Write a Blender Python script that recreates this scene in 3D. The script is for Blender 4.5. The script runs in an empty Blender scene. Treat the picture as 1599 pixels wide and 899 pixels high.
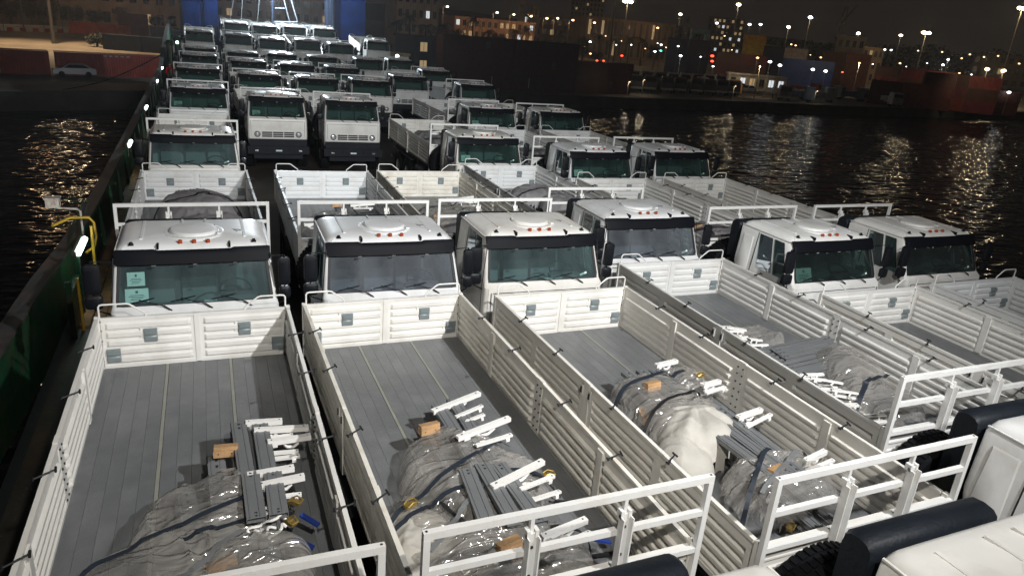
import bpy, bmesh, math, random
from mathutils import Vector, Matrix, noise
R = math.radians
sc = bpy.context.scene
COL = sc.collection

# ------------------------------------------------------------------ camera
F_PX, PITCH, ROLL, YAW = 1132.1, R(19.80), R(-5.01), R(23.83)
CAM_Z = 6.40
cam_data = bpy.data.cameras.new('camera')
cam = bpy.data.objects.new('camera', cam_data)
COL.objects.link(cam)
cy, sy = math.cos(YAW), math.sin(YAW)
fwd0 = Vector((sy, cy, 0)); right0 = Vector((cy, -sy, 0)); up = Vector((0, 0, 1))
fwd = math.cos(PITCH)*fwd0 - math.sin(PITCH)*up
dn = -(math.sin(PITCH)*fwd0 + math.cos(PITCH)*up)
rgt = math.cos(ROLL)*right0 + math.sin(ROLL)*dn
dn2 = math.cos(ROLL)*dn - math.sin(ROLL)*right0
cam.matrix_world = Matrix(((rgt.x, -dn2.x, -fwd.x, 0), (rgt.y, -dn2.y, -fwd.y, 0), (rgt.z, -dn2.z, -fwd.z, CAM_Z), (0, 0, 0, 1)))
cam_data.sensor_width = 36.0
cam_data.lens = 36.0*F_PX/1599.0
cam_data.clip_start = 0.1
cam_data.clip_end = 5000
sc.camera = cam
sc.render.resolution_x, sc.render.resolution_y = 1599, 899

# ------------------------------------------------------------------ world, exposure
sc.view_settings.view_transform = 'Standard'
sc.view_settings.look = 'None'
sc.view_settings.exposure = 0.0
sc.view_settings.gamma = 1.0
sc.cycles.use_denoising = True
sc.cycles.max_bounces = 6
sc.cycles.transparent_max_bounces = 12
sc.cycles.sample_clamp_indirect = 3.0
w = bpy.data.worlds.new('World'); sc.world = w; w.use_nodes = True
nt = w.node_tree; nt.nodes.clear()
wo = nt.nodes.new('ShaderNodeOutputWorld'); bg = nt.nodes.new('ShaderNodeBackground')
tc = nt.nodes.new('ShaderNodeTexCoord'); sx = nt.nodes.new('ShaderNodeSeparateXYZ')
cr = nt.nodes.new('ShaderNodeValToRGB')
nt.links.new(tc.outputs['Generated'], sx.inputs[0]); nt.links.new(sx.outputs['Z'], cr.inputs[0])
cr.color_ramp.elements[0].position = 0.0; cr.color_ramp.elements[0].color = (0.0155, 0.0128, 0.0112, 1)
cr.color_ramp.elements[1].position = 0.35; cr.color_ramp.elements[1].color = (0.0085, 0.0083, 0.0092, 1)
nt.links.new(cr.outputs[0], bg.inputs[0]); bg.inputs[1].default_value = 1.0
nt.links.new(bg.outputs[0], wo.inputs[0])

# ------------------------------------------------------------------ main floodlights (assumed on the ship's bridge above the camera, and on the bow mast) and an added fill spot
def lamp(name, kind, loc, power, color, size=0.15, aim=None, spot=None, blend=0.5):
    d = bpy.data.lights.new(name, kind); d.energy = power; d.color = color
    if kind in ('POINT', 'SPOT'): d.shadow_soft_size = size
    o = bpy.data.objects.new(name, d); COL.objects.link(o); o.location = loc
    if aim is not None: o.rotation_euler = (Vector(aim)-Vector(loc)).to_track_quat('-Z', 'Y').to_euler()
    if spot: d.spot_size = R(spot); d.spot_blend = blend
    return o
lamp('bridge_flood_or_fill_lamp', 'SPOT', (6.8, -1.0, 10.9), 10600, (1.0, 1.0, 0.995), 0.14, (4.5, 22, 1.0), 100, 1.0)
lamp('bridge_flood_or_fill_lamp', 'SPOT', (1.25, -1.0, 9.0), 2300, (1.0, 0.955, 0.88), 0.10, (3.5, 17, 1.5), 120, 0.8)
lamp('bridge_flood_or_fill_lamp', 'SPOT', (4.0, -1.0, 11.2), 13000, (0.97, 1.0, 1.0), 0.14, (7.0, 44, 1.0), 44, 1.0)  # added fill spot that brightens the middle truck rows
lamp('bow_mast_lamp', 'SPOT', (8.3, 86.0, 9.6), 20000, (0.86, 0.95, 1.0), 0.14, (7.0, 55, -2.0), 160, 0.3)
lamp('bow_mast_lamp', 'POINT', (8.3, 86.2, 9.4), 5500, (0.70, 0.86, 1.0), 0.14)

# ------------------------------------------------------------------ materials
MATS = {}
def mat(name, color, rough=0.5, metal=0.0, emit=None, estr=1.0, noise_amt=0.0, noise_scale=3.0, bump=0.0, bump_scale=20.0, spec=0.5, coat=0.0, dirt=None, dirt_amt=0.0, dirt_scale=1.5, objcol=False):
    m = bpy.data.materials.new(name); m.use_nodes = True; MATS[name] = m
    n = m.node_tree; b = n.nodes['Principled BSDF']
    b.inputs['Roughness'].default_value = rough; b.inputs['Metallic'].default_value = metal
    b.inputs['Specular IOR Level'].default_value = spec
    b.inputs['Coat Weight'].default_value = coat
    c4 = (*color, 1); b.inputs['Base Color'].default_value = c4
    src = None
    t = n.nodes.new('ShaderNodeTexCoord'); tout = t.outputs['Object']
    if objcol:
        o2 = n.nodes.new('ShaderNodeObjectInfo'); va = n.nodes.new('ShaderNodeVectorMath'); va.operation = 'MULTIPLY_ADD'; va.inputs[1].default_value = (37, 23, 31)
        n.links.new(o2.outputs['Random'], va.inputs[0]); n.links.new(t.outputs['Object'], va.inputs[2]); tout = va.outputs[0]
    if noise_amt > 0 or dirt:
        nz = n.nodes.new('ShaderNodeTexNoise'); nz.inputs['Scale'].default_value = noise_scale; nz.inputs['Detail'].default_value = 6
        n.links.new(tout, nz.inputs['Vector'])
        mr = n.nodes.new('ShaderNodeMapRange'); mr.inputs[1].default_value = 0.3; mr.inputs[2].default_value = 0.7
        mr.inputs[3].default_value = 1-noise_amt; mr.inputs[4].default_value = 1+noise_amt*0.4
        n.links.new(nz.outputs['Fac'], mr.inputs[0])
        mx = n.nodes.new('ShaderNodeMix'); mx.data_type = 'RGBA'; mx.blend_type = 'MULTIPLY'; mx.inputs[0].default_value = 1
        mx.inputs[6].default_value = c4; n.links.new(mr.outputs[0], mx.inputs[7]); src = mx.outputs[2]
    if objcol:
        oi = n.nodes.new('ShaderNodeObjectInfo')
        mo = n.nodes.new('ShaderNodeMix'); mo.data_type = 'RGBA'; mo.blend_type = 'MULTIPLY'; mo.inputs[0].default_value = 1
        if src: n.links.new(src, mo.inputs[6])
        else: mo.inputs[6].default_value = c4
        n.links.new(oi.outputs['Color'], mo.inputs[7]); src = mo.outputs[2]
    if dirt:
        dz = n.nodes.new('ShaderNodeTexNoise'); dz.inputs['Scale'].default_value = dirt_scale; dz.inputs['Detail'].default_value = 9; dz.inputs['Roughness'].default_value = 0.65
        n.links.new(tout, dz.inputs['Vector'])
        dr = n.nodes.new('ShaderNodeMapRange'); dr.inputs[1].default_value = 0.48; dr.inputs[2].default_value = 0.72; dr.inputs[4].default_value = dirt_amt
        n.links.new(dz.outputs['Fac'], dr.inputs[0])
        md = n.nodes.new('ShaderNodeMix'); md.data_type = 'RGBA'; n.links.new(dr.outputs[0], md.inputs[0])
        n.links.new(src, md.inputs[6]); md.inputs[7].default_value = (*dirt, 1); src = md.outputs[2]
    if src: n.links.new(src, b.inputs['Base Color'])
    if bump > 0:
        bz = n.nodes.new('ShaderNodeTexNoise'); bz.inputs['Scale'].default_value = bump_scale; bz.inputs['Detail'].default_value = 5
        n.links.new(tout, bz.inputs['Vector'])
        bn = n.nodes.new('ShaderNodeBump'); bn.inputs['Strength'].default_value = bump; bn.inputs['Distance'].default_value = 0.02
        n.links.new(bz.outputs['Fac'], bn.inputs['Height']); n.links.new(bn.outputs[0], b.inputs['Normal'])
    if emit:
        b.inputs['Emission Color'].default_value = (*emit, 1); b.inputs['Emission Strength'].default_value = estr
    return m

mat('white_paint', (0.755, 0.762, 0.755), 0.36, noise_amt=0.06, noise_scale=2.0, dirt=(0.42, 0.38, 0.32), dirt_amt=0.42, dirt_scale=1.7, bump=0.08, bump_scale=6, objcol=True)
mat('board_paint', (0.73, 0.73, 0.71), 0.42, noise_amt=0.09, noise_scale=4.0, dirt=(0.42, 0.39, 0.34), dirt_amt=0.30, dirt_scale=2.0, bump=0.15, bump_scale=9, objcol=True)
mat('dirty_board_paint', (0.74, 0.735, 0.70), 0.5, noise_amt=0.10, noise_scale=5.0, dirt=(0.38, 0.29, 0.19), dirt_amt=0.42, dirt_scale=3.2, bump=0.15, bump_scale=9, objcol=True)
mat('rack_paint', (0.75, 0.755, 0.745), 0.38, noise_amt=0.05, dirt=(0.4, 0.33, 0.25), dirt_amt=0.3, dirt_scale=3)
mat('floor_paint', (0.138, 0.147, 0.158), 0.36, noise_amt=0.10, noise_scale=5.0, dirt=(0.27, 0.275, 0.28), dirt_amt=0.38, dirt_scale=1.2, bump=0.2, bump_scale=35, objcol=True)
mat('floor_strip', (0.27, 0.27, 0.235), 0.45, noise_amt=0.2)
mat('step_grey', (0.20, 0.235, 0.245), 0.42, noise_amt=0.15, noise_scale=8)
mat('visor_navy', (0.0045, 0.0052, 0.008), 0.55, spec=0.10, bump=0.05, bump_scale=3)
mat('mast_grey', (0.30, 0.32, 0.33), 0.5)
mat('black_rubber', (0.012, 0.013, 0.015), 0.65, bump=0.2, bump_scale=30)
mat('tyre_rubber', (0.004, 0.0045, 0.006), 0.8, spec=0.15, bump=0.3, bump_scale=40)
mat('black_plastic', (0.007, 0.008, 0.011), 0.45, spec=0.2, bump=0.12, bump_scale=25)
mat('tube_plastic', (0.010, 0.0135, 0.019), 0.5, spec=0.25, bump=0.3, bump_scale=22, noise_amt=0.2)
mat('chassis_black', (0.02, 0.022, 0.026), 0.5, noise_amt=0.3)
mat('bumper_navy', (0.010, 0.012, 0.018), 0.6, spec=0.2, noise_amt=0.2)
mat('marker_orange', (0.36, 0.06, 0.02), 0.25, coat=0.5)
mat('rim_grey', (0.25, 0.25, 0.25), 0.5, noise_amt=0.2)
mat('seat_cloth', (0.13, 0.15, 0.16), 0.85, bump=0.2)
mat('dash_grey', (0.09, 0.095, 0.10), 0.6)
mat('cab_lining', (0.20, 0.25, 0.25), 0.8)
mat('paper', (0.62, 0.72, 0.70), 0.7)
mat('paper_ink', (0.08, 0.12, 0.14), 0.7)
mat('lamp_glass', (0.75, 0.78, 0.8), 0.08, metal=0.6)
mat('chrome', (0.6, 0.6, 0.6), 0.2, metal=0.9)
mat('wood', (0.46, 0.28, 0.14), 0.6, noise_amt=0.25, noise_scale=12, bump=0.2, bump_scale=40)
mat('panel_grey', (0.165, 0.172, 0.178), 0.38, noise_amt=0.12, bump=0.08)
mat('hook_white', (0.82, 0.81, 0.78), 0.35, noise_amt=0.06)
mat('strap_navy', (0.018, 0.025, 0.038), 0.6, noise_amt=0.2, noise_scale=30)
mat('strap_blue', (0.015, 0.04, 0.22), 0.5)
mat('strap_black', (0.012, 0.012, 0.014), 0.55)
mat('brass', (0.45, 0.32, 0.10), 0.35, metal=0.7)
mat('canvas', (0.44, 0.42, 0.38), 0.7, noise_amt=0.15, bump=0.9, bump_scale=7)
mat('grey_tarp', (0.27, 0.26, 0.27), 0.6, noise_amt=0.2, bump=0.4, bump_scale=8)
mat('hull_green', (0.006, 0.048, 0.020), 0.42, noise_amt=0.35, noise_scale=3, dirt=(0.06, 0.04, 0.025), dirt_amt=0.8, dirt_scale=2, bump=0.3, bump_scale=8)
mat('rail_grey', (0.045, 0.045, 0.045), 0.5, noise_amt=0.3, dirt=(0.12, 0.05, 0.02), dirt_amt=0.6)
mat('yellow_paint', (0.50, 0.31, 0.03), 0.45, noise_amt=0.25, dirt=(0.15, 0.06, 0.02), dirt_amt=0.6, dirt_scale=6)
mat('rusty_white', (0.55, 0.50, 0.46), 0.5, noise_amt=0.2, dirt=(0.30, 0.08, 0.03), dirt_amt=0.9, dirt_scale=9)
mat('deck_steel', (0.040, 0.036, 0.030), 0.5, noise_amt=0.4, noise_scale=1.2, dirt=(0.10, 0.055, 0.025), dirt_amt=0.7, dirt_scale=0.5, bump=0.3, bump_scale=12)
mat('deck_wood', (0.26, 0.13, 0.06), 0.65, noise_amt=0.35, noise_scale=4, dirt=(0.10, 0.06, 0.04), dirt_amt=0.8)
mat('tower_blue', (0.005, 0.035, 0.17), 0.6, spec=0.08, noise_amt=0.3, noise_scale=0.7, dirt=(0.02, 0.04, 0.09), dirt_amt=0.7, dirt_scale=0.4)
mat('tower_pale', (0.035, 0.055, 0.10), 0.5, noise_amt=0.2)
mat('tube_light', (0.9, 1, 0.97), 0.3, emit=(0.80, 1.0, 0.92), estr=9.0)
mat('skin', (0.35, 0.2, 0.13), 0.6)
mat('red_cloth', (0.62, 0.02, 0.015), 0.7)
mat('blue_cloth', (0.03, 0.09, 0.40), 0.8)
mat('hair_dark', (0.02, 0.015, 0.01), 0.8)

def glass(name, tint, dust_glow, dust_glow_col, rough=0.03, refl=0.06):
    m = bpy.data.materials.new(name); m.use_nodes = True; MATS[name] = m
    n = m.node_tree; n.nodes.clear()
    out = n.nodes.new('ShaderNodeOutputMaterial'); tr = n.nodes.new('ShaderNodeBsdfTransparent'); tr.inputs[0].default_value = (*tint, 1)
    gl = n.nodes.new('ShaderNodeBsdfGlossy'); gl.inputs['Roughness'].default_value = rough; gl.inputs['Color'].default_value = (0.9, 0.95, 1, 1)
    df = n.nodes.new('ShaderNodeBsdfDiffuse'); df.inputs['Color'].default_value = (*dust_glow_col, 1)  # dust and film on the glass, with the cab's teal interior glow painted in
    lw = n.nodes.new('ShaderNodeLayerWeight'); lw.inputs['Blend'].default_value = 0.35
    mr = n.nodes.new('ShaderNodeMapRange'); mr.inputs[3].default_value = refl; mr.inputs[4].default_value = 0.6
    n.links.new(lw.outputs['Fresnel'], mr.inputs[0])
    t = n.nodes.new('ShaderNodeTexCoord'); nz = n.nodes.new('ShaderNodeTexNoise'); nz.inputs['Scale'].default_value = 2.3; nz.inputs['Detail'].default_value = 7
    mp = n.nodes.new('ShaderNodeMapping'); mp.inputs['Scale'].default_value = (1, 1, 0.35)
    n.links.new(t.outputs['Object'], mp.inputs[0]); n.links.new(mp.outputs[0], nz.inputs['Vector'])
    dm = n.nodes.new('ShaderNodeMapRange'); dm.inputs[1].default_value = 0.3; dm.inputs[2].default_value = 0.75; dm.inputs[3].default_value = dust_glow*0.35; dm.inputs[4].default_value = dust_glow
    n.links.new(nz.outputs['Fac'], dm.inputs[0])
    m1 = n.nodes.new('ShaderNodeMixShader'); m2 = n.nodes.new('ShaderNodeMixShader')
    n.links.new(dm.outputs[0], m1.inputs[0]); n.links.new(tr.outputs[0], m1.inputs[1]); n.links.new(df.outputs[0], m1.inputs[2])
    n.links.new(mr.outputs[0], m2.inputs[0]); n.links.new(m1.outputs[0], m2.inputs[1]); n.links.new(gl.outputs[0], m2.inputs[2])
    n.links.new(m2.outputs[0], out.inputs[0])
    return m
glass('windscreen_glass', (0.62, 0.80, 0.78), 0.24, (0.24, 0.34, 0.36))
glass('hazy_glass', (0.62, 0.68, 0.74), 0.34, (0.34, 0.38, 0.43))
glass('dark_glass', (0.45, 0.62, 0.57), 0.20, (0.08, 0.15, 0.14))
glass('side_glass', (0.40, 0.60, 0.58), 0.25, (0.12, 0.2, 0.2))

def film_mat():
    m = bpy.data.materials.new('plastic_film'); m.use_nodes = True; MATS['plastic_film'] = m
    n = m.node_tree; n.nodes.clear(); lk = n.links.new
    out = n.nodes.new('ShaderNodeOutputMaterial'); tr = n.nodes.new('ShaderNodeBsdfTransparent'); tr.inputs[0].default_value = (0.95, 0.94, 0.92, 1)
    df = n.nodes.new('ShaderNodeBsdfDiffuse'); df.inputs[0].default_value = (0.50, 0.48, 0.45, 1)
    gl = n.nodes.new('ShaderNodeBsdfGlossy'); gl.inputs['Roughness'].default_value = 0.15; gl.inputs['Color'].default_value = (0.9, 0.9, 0.92, 1)
    t = n.nodes.new('ShaderNodeTexCoord'); mp = n.nodes.new('ShaderNodeMapping'); mp.inputs['Rotation'].default_value = (0, 0, 0.6); mp.inputs['Scale'].default_value = (1.0, 2.6, 1.0); lk(t.outputs['Object'], mp.inputs[0])
    nz = n.nodes.new('ShaderNodeTexNoise'); nz.inputs['Scale'].default_value = 2.0; nz.inputs['Detail'].default_value = 2.5; nz.inputs['Distortion'].default_value = 0.8; lk(mp.outputs[0], nz.inputs['Vector'])
    vo = n.nodes.new('ShaderNodeTexVoronoi'); vo.feature = 'DISTANCE_TO_EDGE'; vo.inputs['Scale'].default_value = 2.5
    mx0 = n.nodes.new('ShaderNodeMix'); mx0.data_type = 'RGBA'; mx0.inputs[0].default_value = 0.35; lk(mp.outputs[0], mx0.inputs[6]); lk(nz.outputs['Color'], mx0.inputs[7]); lk(mx0.outputs[2], vo.inputs['Vector'])
    cl = n.nodes.new('ShaderNodeMath'); cl.operation = 'MINIMUM'; cl.inputs[1].default_value = 0.09; lk(vo.outputs['Distance'], cl.inputs[0])
    ml = n.nodes.new('ShaderNodeMath'); ml.operation = 'MULTIPLY_ADD'; ml.inputs[1].default_value = -2.2; lk(cl.outputs[0], ml.inputs[0]); lk(nz.outputs['Fac'], ml.inputs[2])
    bn = n.nodes.new('ShaderNodeBump'); bn.inputs['Strength'].default_value = 0.8; bn.inputs['Distance'].default_value = 0.10
    lk(ml.outputs[0], bn.inputs['Height']); lk(bn.outputs[0], gl.inputs['Normal']); lk(bn.outputs[0], df.inputs['Normal'])
    m1 = n.nodes.new('ShaderNodeMixShader'); m1.inputs[0].default_value = 0.38; lk(df.outputs[0], m1.inputs[1]); lk(gl.outputs[0], m1.inputs[2])
    n2 = n.nodes.new('ShaderNodeTexNoise'); n2.inputs['Scale'].default_value = 1.6; n2.inputs['Detail'].default_value = 5; lk(t.outputs['Object'], n2.inputs['Vector'])
    mr = n.nodes.new('ShaderNodeMapRange'); mr.inputs[1].default_value = 0.32; mr.inputs[2].default_value = 0.68; mr.inputs[3].default_value = 0.28; mr.inputs[4].default_value = 0.64; lk(n2.outputs['Fac'], mr.inputs[0])
    mx = n.nodes.new('ShaderNodeMixShader'); lk(mr.outputs[0], mx.inputs[0]); lk(tr.outputs[0], mx.inputs[1]); lk(m1.outputs[0], mx.inputs[2])
    lk(mx.outputs[0], out.inputs[0])
film_mat()

# ------------------------------------------------------------------ mesh helpers
class MB:
    def __init__(s): s.v = []; s.f = []; s.m = []
    def add(s, vs, fs, mi=0):
        k = len(s.v); s.v += [tuple(p) for p in vs]; s.f += [tuple(i+k for i in f) for f in fs]; s.m += [mi]*len(fs); return s
    def box(s, x0, x1, y0, y1, z0, z1, mi=0, rot=None, org=None):
        vs = [Vector((x, y, z)) for x in (x0, x1) for y in (y0, y1) for z in (z0, z1)]
        if rot is not None:
            o = Vector(org) if org else Vector(((x0+x1)/2, (y0+y1)/2, (z0+z1)/2)); vs = [o+rot @ (p-o) for p in vs]
        return s.add(vs, [(0, 1, 3, 2), (4, 6, 7, 5), (0, 4, 5, 1), (2, 3, 7, 6), (0, 2, 6, 4), (1, 5, 7, 3)], mi)
    def bar(s, a, b, w, h=None, upv=(0, 0, 1), mi=0):
        a = Vector(a); b = Vector(b); h = h or w; d = (b-a).normalized(); u = Vector(upv)
        if abs(d.dot(u)) > 0.98: u = Vector((1, 0, 0))
        r = d.cross(u).normalized(); u = r.cross(d)
        vs = [p+r*i*w/2+u*j*h/2 for p in (a, b) for i, j in ((-1, -1), (1, -1), (1, 1), (-1, 1))]
        return s.add(vs, [(3, 2, 1, 0), (4, 5, 6, 7), (0, 1, 5, 4), (1, 2, 6, 5), (2, 3, 7, 6), (3, 0, 4, 7)], mi)
    def tube(s, pts, r, n=8, mi=0, cap=True):
        pts = [Vector(p) for p in pts]; k0 = len(s.v); pr = None
        for i, p in enumerate(pts):
            d = (pts[min(i+1, len(pts)-1)]-pts[max(i-1, 0)]).normalized()
            u = pr if pr is not None else (Vector((0, 0, 1)) if abs(d.z) < 0.9 else Vector((1, 0, 0)))
            x = d.cross(u).normalized(); u = x.cross(d).normalized(); pr = u
            rr = r[i] if isinstance(r, (list, tuple)) else r
            s.v += [tuple(p+(x*math.cos(a)+u*math.sin(a))*rr) for a in [2*math.pi*j/n for j in range(n)]]
        for i in range(len(pts)-1):
            for j in range(n):
                a = k0+i*n+j; b = k0+i*n+(j+1) % n; s.f.append((a, b, b+n, a+n)); s.m.append(mi)
        if cap:
            s.f.append(tuple(range(k0+n-1, k0-1, -1))); e = k0+(len(pts)-1)*n; s.f.append(tuple(range(e, e+n))); s.m += [mi, mi]
        return s
    def lathe(s, prof, n=24, axis='Z', org=(0, 0, 0), mi=0):
        k0 = len(s.v); o = Vector(org)
        for r, h in prof:
            for j in range(n):
                a = 2*math.pi*j/n; c, d = r*math.cos(a), r*math.sin(a)
                p = {'Z': (c, d, h), 'Y': (c, h, d), 'X': (h, c, d)}[axis]; s.v.append(tuple(o+Vector(p)))
        for i in range(len(prof)-1):
            for j in range(n):
                a = k0+i*n+j; b = k0+i*n+(j+1) % n; s.f.append((a, b, b+n, a+n)); s.m.append(mi)
        return s
    def mesh(s, name, mats, smooth=None):
        me = bpy.data.meshes.new(name); me.from_pydata(s.v, [], s.f)
        for mm in (mats if isinstance(mats, (list, tuple)) else [mats]): me.materials.append(MATS[mm])
        me.polygons.foreach_set('material_index', s.m)
        bm = bmesh.new(); bm.from_mesh(me); bmesh.ops.recalc_face_normals(bm, faces=bm.faces); bm.to_mesh(me); bm.free()
        if smooth is not None:
            me.polygons.foreach_set('use_smooth', [True]*len(me.polygons)); me.set_sharp_from_angle(angle=R(smooth))
        me.update(); return me
def place(name, me, parent=None, loc=None, rot=None, scale=None, color=None):
    o = bpy.data.objects.new(name, me); COL.objects.link(o)
    if parent: o.parent = parent
    if loc: o.location = loc
    if rot: o.rotation_euler = rot
    if scale: o.scale = scale
    if color: o.color = color
    return o
def build(mb, name, mats, parent=None, smooth=None, **k): return place(name, mb.mesh(name, mats, smooth), parent, **k)
def empty(name, loc=(0, 0, 0), rot=(0, 0, 0)):
    o = bpy.data.objects.new(name, None); COL.objects.link(o); o.location = loc; o.rotation_euler = rot; o.empty_display_size = 0.3; return o
def tag(o, label=None, cat=None, group=None, kind=None):
    if label: o['label'] = label
    if cat: o['category'] = cat
    if group: o['group'] = group
    if kind: o['kind'] = kind
    return o
def struct(o): o['kind'] = 'structure'; return o
def kids(o): return KIDS.get(o.name, [])
KIDS = {}
def index_kids():
    KIDS.clear()
    for o in bpy.data.objects:
        if o.parent: KIDS.setdefault(o.parent.name, []).append(o)
def copy_tree(o, parent=None):
    c = o.copy(); COL.objects.link(c); c.parent = parent
    if parent is not None: c.matrix_parent_inverse = o.matrix_parent_inverse.copy()
    for ch in kids(o): copy_tree(ch, c)
    return c

# ------------------------------------------------------------------ truck parts (origin: rear of the bed, on the deck; the cab points to -y)
L = 6.25; ZT = 2.30; HB = 0.74; ZF = ZT-HB; HW = 1.25

def board_mb(length, height, nrib, amp, t=0.022, ends=0.07, groove=0.35, rim=0.045, mid=None, top=0.06):
    """A pressed-steel board in the (u, z) plane; u along the length, n the face normal. Ribs run along u and close at the ends."""
    zs, am = [], []
    z0, z1 = 0.05, height-top; p = (z1-z0)/nrib
    zs += [0, z0]; am += [0, 0]
    for i in range(nrib):
        a = z0+i*p; g = p*groove
        for zz, k in ((a+g*0.5, 0), (a+g*0.5+p*0.09, 0.7), (a+g*0.5+p*0.17, 1), (a+p-g*0.5-p*0.17, 1), (a+p-g*0.5-p*0.09, 0.7), (a+p-g*0.5, 0)): zs.append(zz); am.append(k)
    zs.append(z1); am.append(0); zs.append(height); am.append(0)
    stations = [(0, 0), (ends, 0), (ends+0.03, 1)]
    if mid: stations += [(length/2-mid/2-0.03, 1), (length/2-mid/2, 0), (length/2+mid/2, 0), (length/2+mid/2+0.03, 1)]
    stations += [(length-ends-0.03, 1), (length-ends, 0), (length, 0)]
    mb = MB(); nz = len(zs)
    for side in (0, 1):
        vs = []
        for u, k in stations:
            for z, a in zip(zs, am): vs.append((u, (t/2 if side else -t/2)+a*k*amp, z))
        fs = []
        for i in range(len(stations)-1):
            for j in range(nz-1):
                q = (i*nz+j, (i+1)*nz+j, (i+1)*nz+j+1, i*nz+j+1); fs.append(q if side == 0 else q[::-1])
        mb.add(vs, fs)
    mb.box(0, length, -rim/2, rim/2, height-0.035, height+0.004)
    mb.box(0, length, -rim/2*0.8, rim/2*0.8, -0.01, 0.04)
    return mb

def remap(mb, f):
    mb.v = [f(*p) for p in mb.v]; return mb

ML = {}
def meshes():
    # side boards: two per side, with a broad joint post between them
    seg = (L-0.30)/2
    for side, s in (('left', -1), ('right', 1)):
        for k, y0 in ((0, -0.06-seg), (1, -0.06-2*seg-0.16)):
            b = board_mb(seg, HB, 5, 0.036, mid=0.14, groove=0.34, top=0.13); b.box(seg/2-0.055, seg/2+0.055, 0.0, 0.044, 0.03, HB-0.03)
            remap(b, lambda u, n, z, s=s, y0=y0: (s*(HW-0.03)-s*n, y0+u, ZF+z))
            ML['side_board_%s_%d' % (side, k)] = b.mesh('side_board', 'board_paint', 25)
        # broad centre post with bolts and hinge plates
        b = MB(); yc = -0.06-seg-0.08
        b.box(s*(HW-0.05), s*(HW-0.005), yc-0.075, yc+0.075, ZF-0.12, ZT+0.012)
        for dz in (0.08, 0.2, 0.32, 0.44, 0.56, 0.66):
            for dy in (-0.05, 0.05): b.box(s*(HW-0.062), s*(HW-0.05), yc+dy-0.009, yc+dy+0.009, ZF+dz-0.009, ZF+dz+0.009, 1)
        for dy in (-0.10, 0.10):
            b.box(s*(HW-0.004), s*(HW+0.006), yc+dy-0.028, yc+dy+0.028, ZT-0.20, ZT-0.06); b.box(s*(HW+0.006), s*(HW+0.02), yc+dy-0.01, yc+dy+0.01, ZT-0.17, ZT-0.09, 1)
        ML['side_post_'+side] = b.mesh('side_post', ['board_paint', 'chassis_black'])
        # corner posts
        for k, yc in ((0, -0.03), (1, -L+0.03)):
            b = MB(); b.box(s*(HW-0.06), s*HW, yc-0.03, yc+0.03, ZF-0.1, ZT+0.014)
            for dz in (0.1, 0.25, 0.4, 0.55, 0.68): b.box(s*(HW-0.072), s*(HW-0.06), yc-0.012, yc+0.012, ZF+dz-0.01, ZF+dz+0.01, 1)
            ML['corner_post_%s_%d' % (side, k)] = b.mesh('corner_post', ['board_paint', 'chassis_black'])
    # tailgate
    b = MB(); half = HW-0.065
    for s in (-1, 1):
        q = board_mb(half-0.03, HB-0.01, 5, 0.026, groove=0.20, ends=0.05, t=0.02, rim=0.04)
        remap(q, lambda u, n, z, s=s: (s*(0.03+u), -0.025-n, ZF+z)); k = len(b.v); b.v += q.v; b.f += [tuple(i+k for i in f) for f in q.f]; b.m += q.m
    b.box(-0.035, 0.035, -0.05, 0.0, ZF, ZT-0.006)
    for x, z in ((-0.59, -0.29), (0.62, -0.29), (-1.06, -0.56), (1.07, -0.56)):   # pressed frames round the steps
        b.box(x-0.125, x+0.115, -0.045, -0.03, ZT+z-0.115, ZT+z+0.125)
        b.box(x-0.128, x-0.118, -0.058, -0.040, ZT+z-0.02, ZT+z+0.125)
    ML['tailgate'] = b.mesh('tailgate', 'white_paint', 25)
    # fold-out step: two pads with a crease
    b = MB(); pr = [(-0.10, 0.0), (-0.085, 0.035), (-0.02, 0.04), (-0.005, 0.018), (0.005, 0.018), (0.02, 0.045), (0.085, 0.045), (0.098, 0.012), (0.1, 0)]
    for i, x in enumerate((-0.085, -0.075, 0.075, 0.085)):
        for z, d in pr: b.v.append((x, -(d if i in (1, 2) else d*0.6), z))
    n = len(pr)
    for i in range(3):
        for j in range(n-1): b.f.append((i*n+j, i*n+j+1, (i+1)*n+j+1, (i+1)*n+j)); b.m.append(0)
    b.f.append(tuple(range(n))); b.f.append(tuple(range(3*n, 4*n))); b.m += [0, 0]
    b.box(-0.065, 0.065, -0.052, -0.044, 0.035, 0.07)
    ML['folding_step'] = b.mesh('folding_step', 'step_grey', 40)
    # handle arch on top of the tailgate
    b = MB(); b.tube([(-0.27, 0, -0.02), (-0.27, 0, 0.15), (-0.25, 0, 0.175), (-0.22, 0, 0.18), (0.06, 0, 0.18), (0.10, 0, 0.17), (0.27, 0, 0.04), (0.285, 0, 0.01), (0.285, 0, -0.02)], 0.013, 8)
    ML['handle_arch'] = b.mesh('handle_arch', 'white_paint', 50)
    # headboard
    b = board_mb(2*HW-0.12, HB-0.03, 5, 0.016, groove=0.2, ends=0.04, t=0.02)
    remap(b, lambda u, n, z: (-HW+0.06+u, -L+0.03+n, ZF+z)); ML['headboard'] = b.mesh('headboard', 'white_paint', 25)
    # rack over the headboard
    b = MB(); t = 0.052; y = -L-0.03; zt = 3.02
    b.box(-1.26, 1.26, y-t/2, y+t/2, zt-t*1.15, zt)
    for s in (-1, 1): b.box(s*1.26 if s < 0 else 1.26-t, -1.26+t if s < 0 else 1.26, y-t/2-0.001, y+t/2+0.001, ZF-0.25, zt-t*1.15)
    for x0, x1 in ((-1.26+t, -0.46), (-0.36, 0.36), (0.46, 1.26-t)): b.box(x0, x1, y-t/2+0.002, y+t/2-0.002, ZT+0.33, ZT+0.33+t)
    b.box(-1.26+t, 1.26-t, y-t/2+0.004, y+t/2-0.004, ZT-0.055, ZT-0.005)
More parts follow.
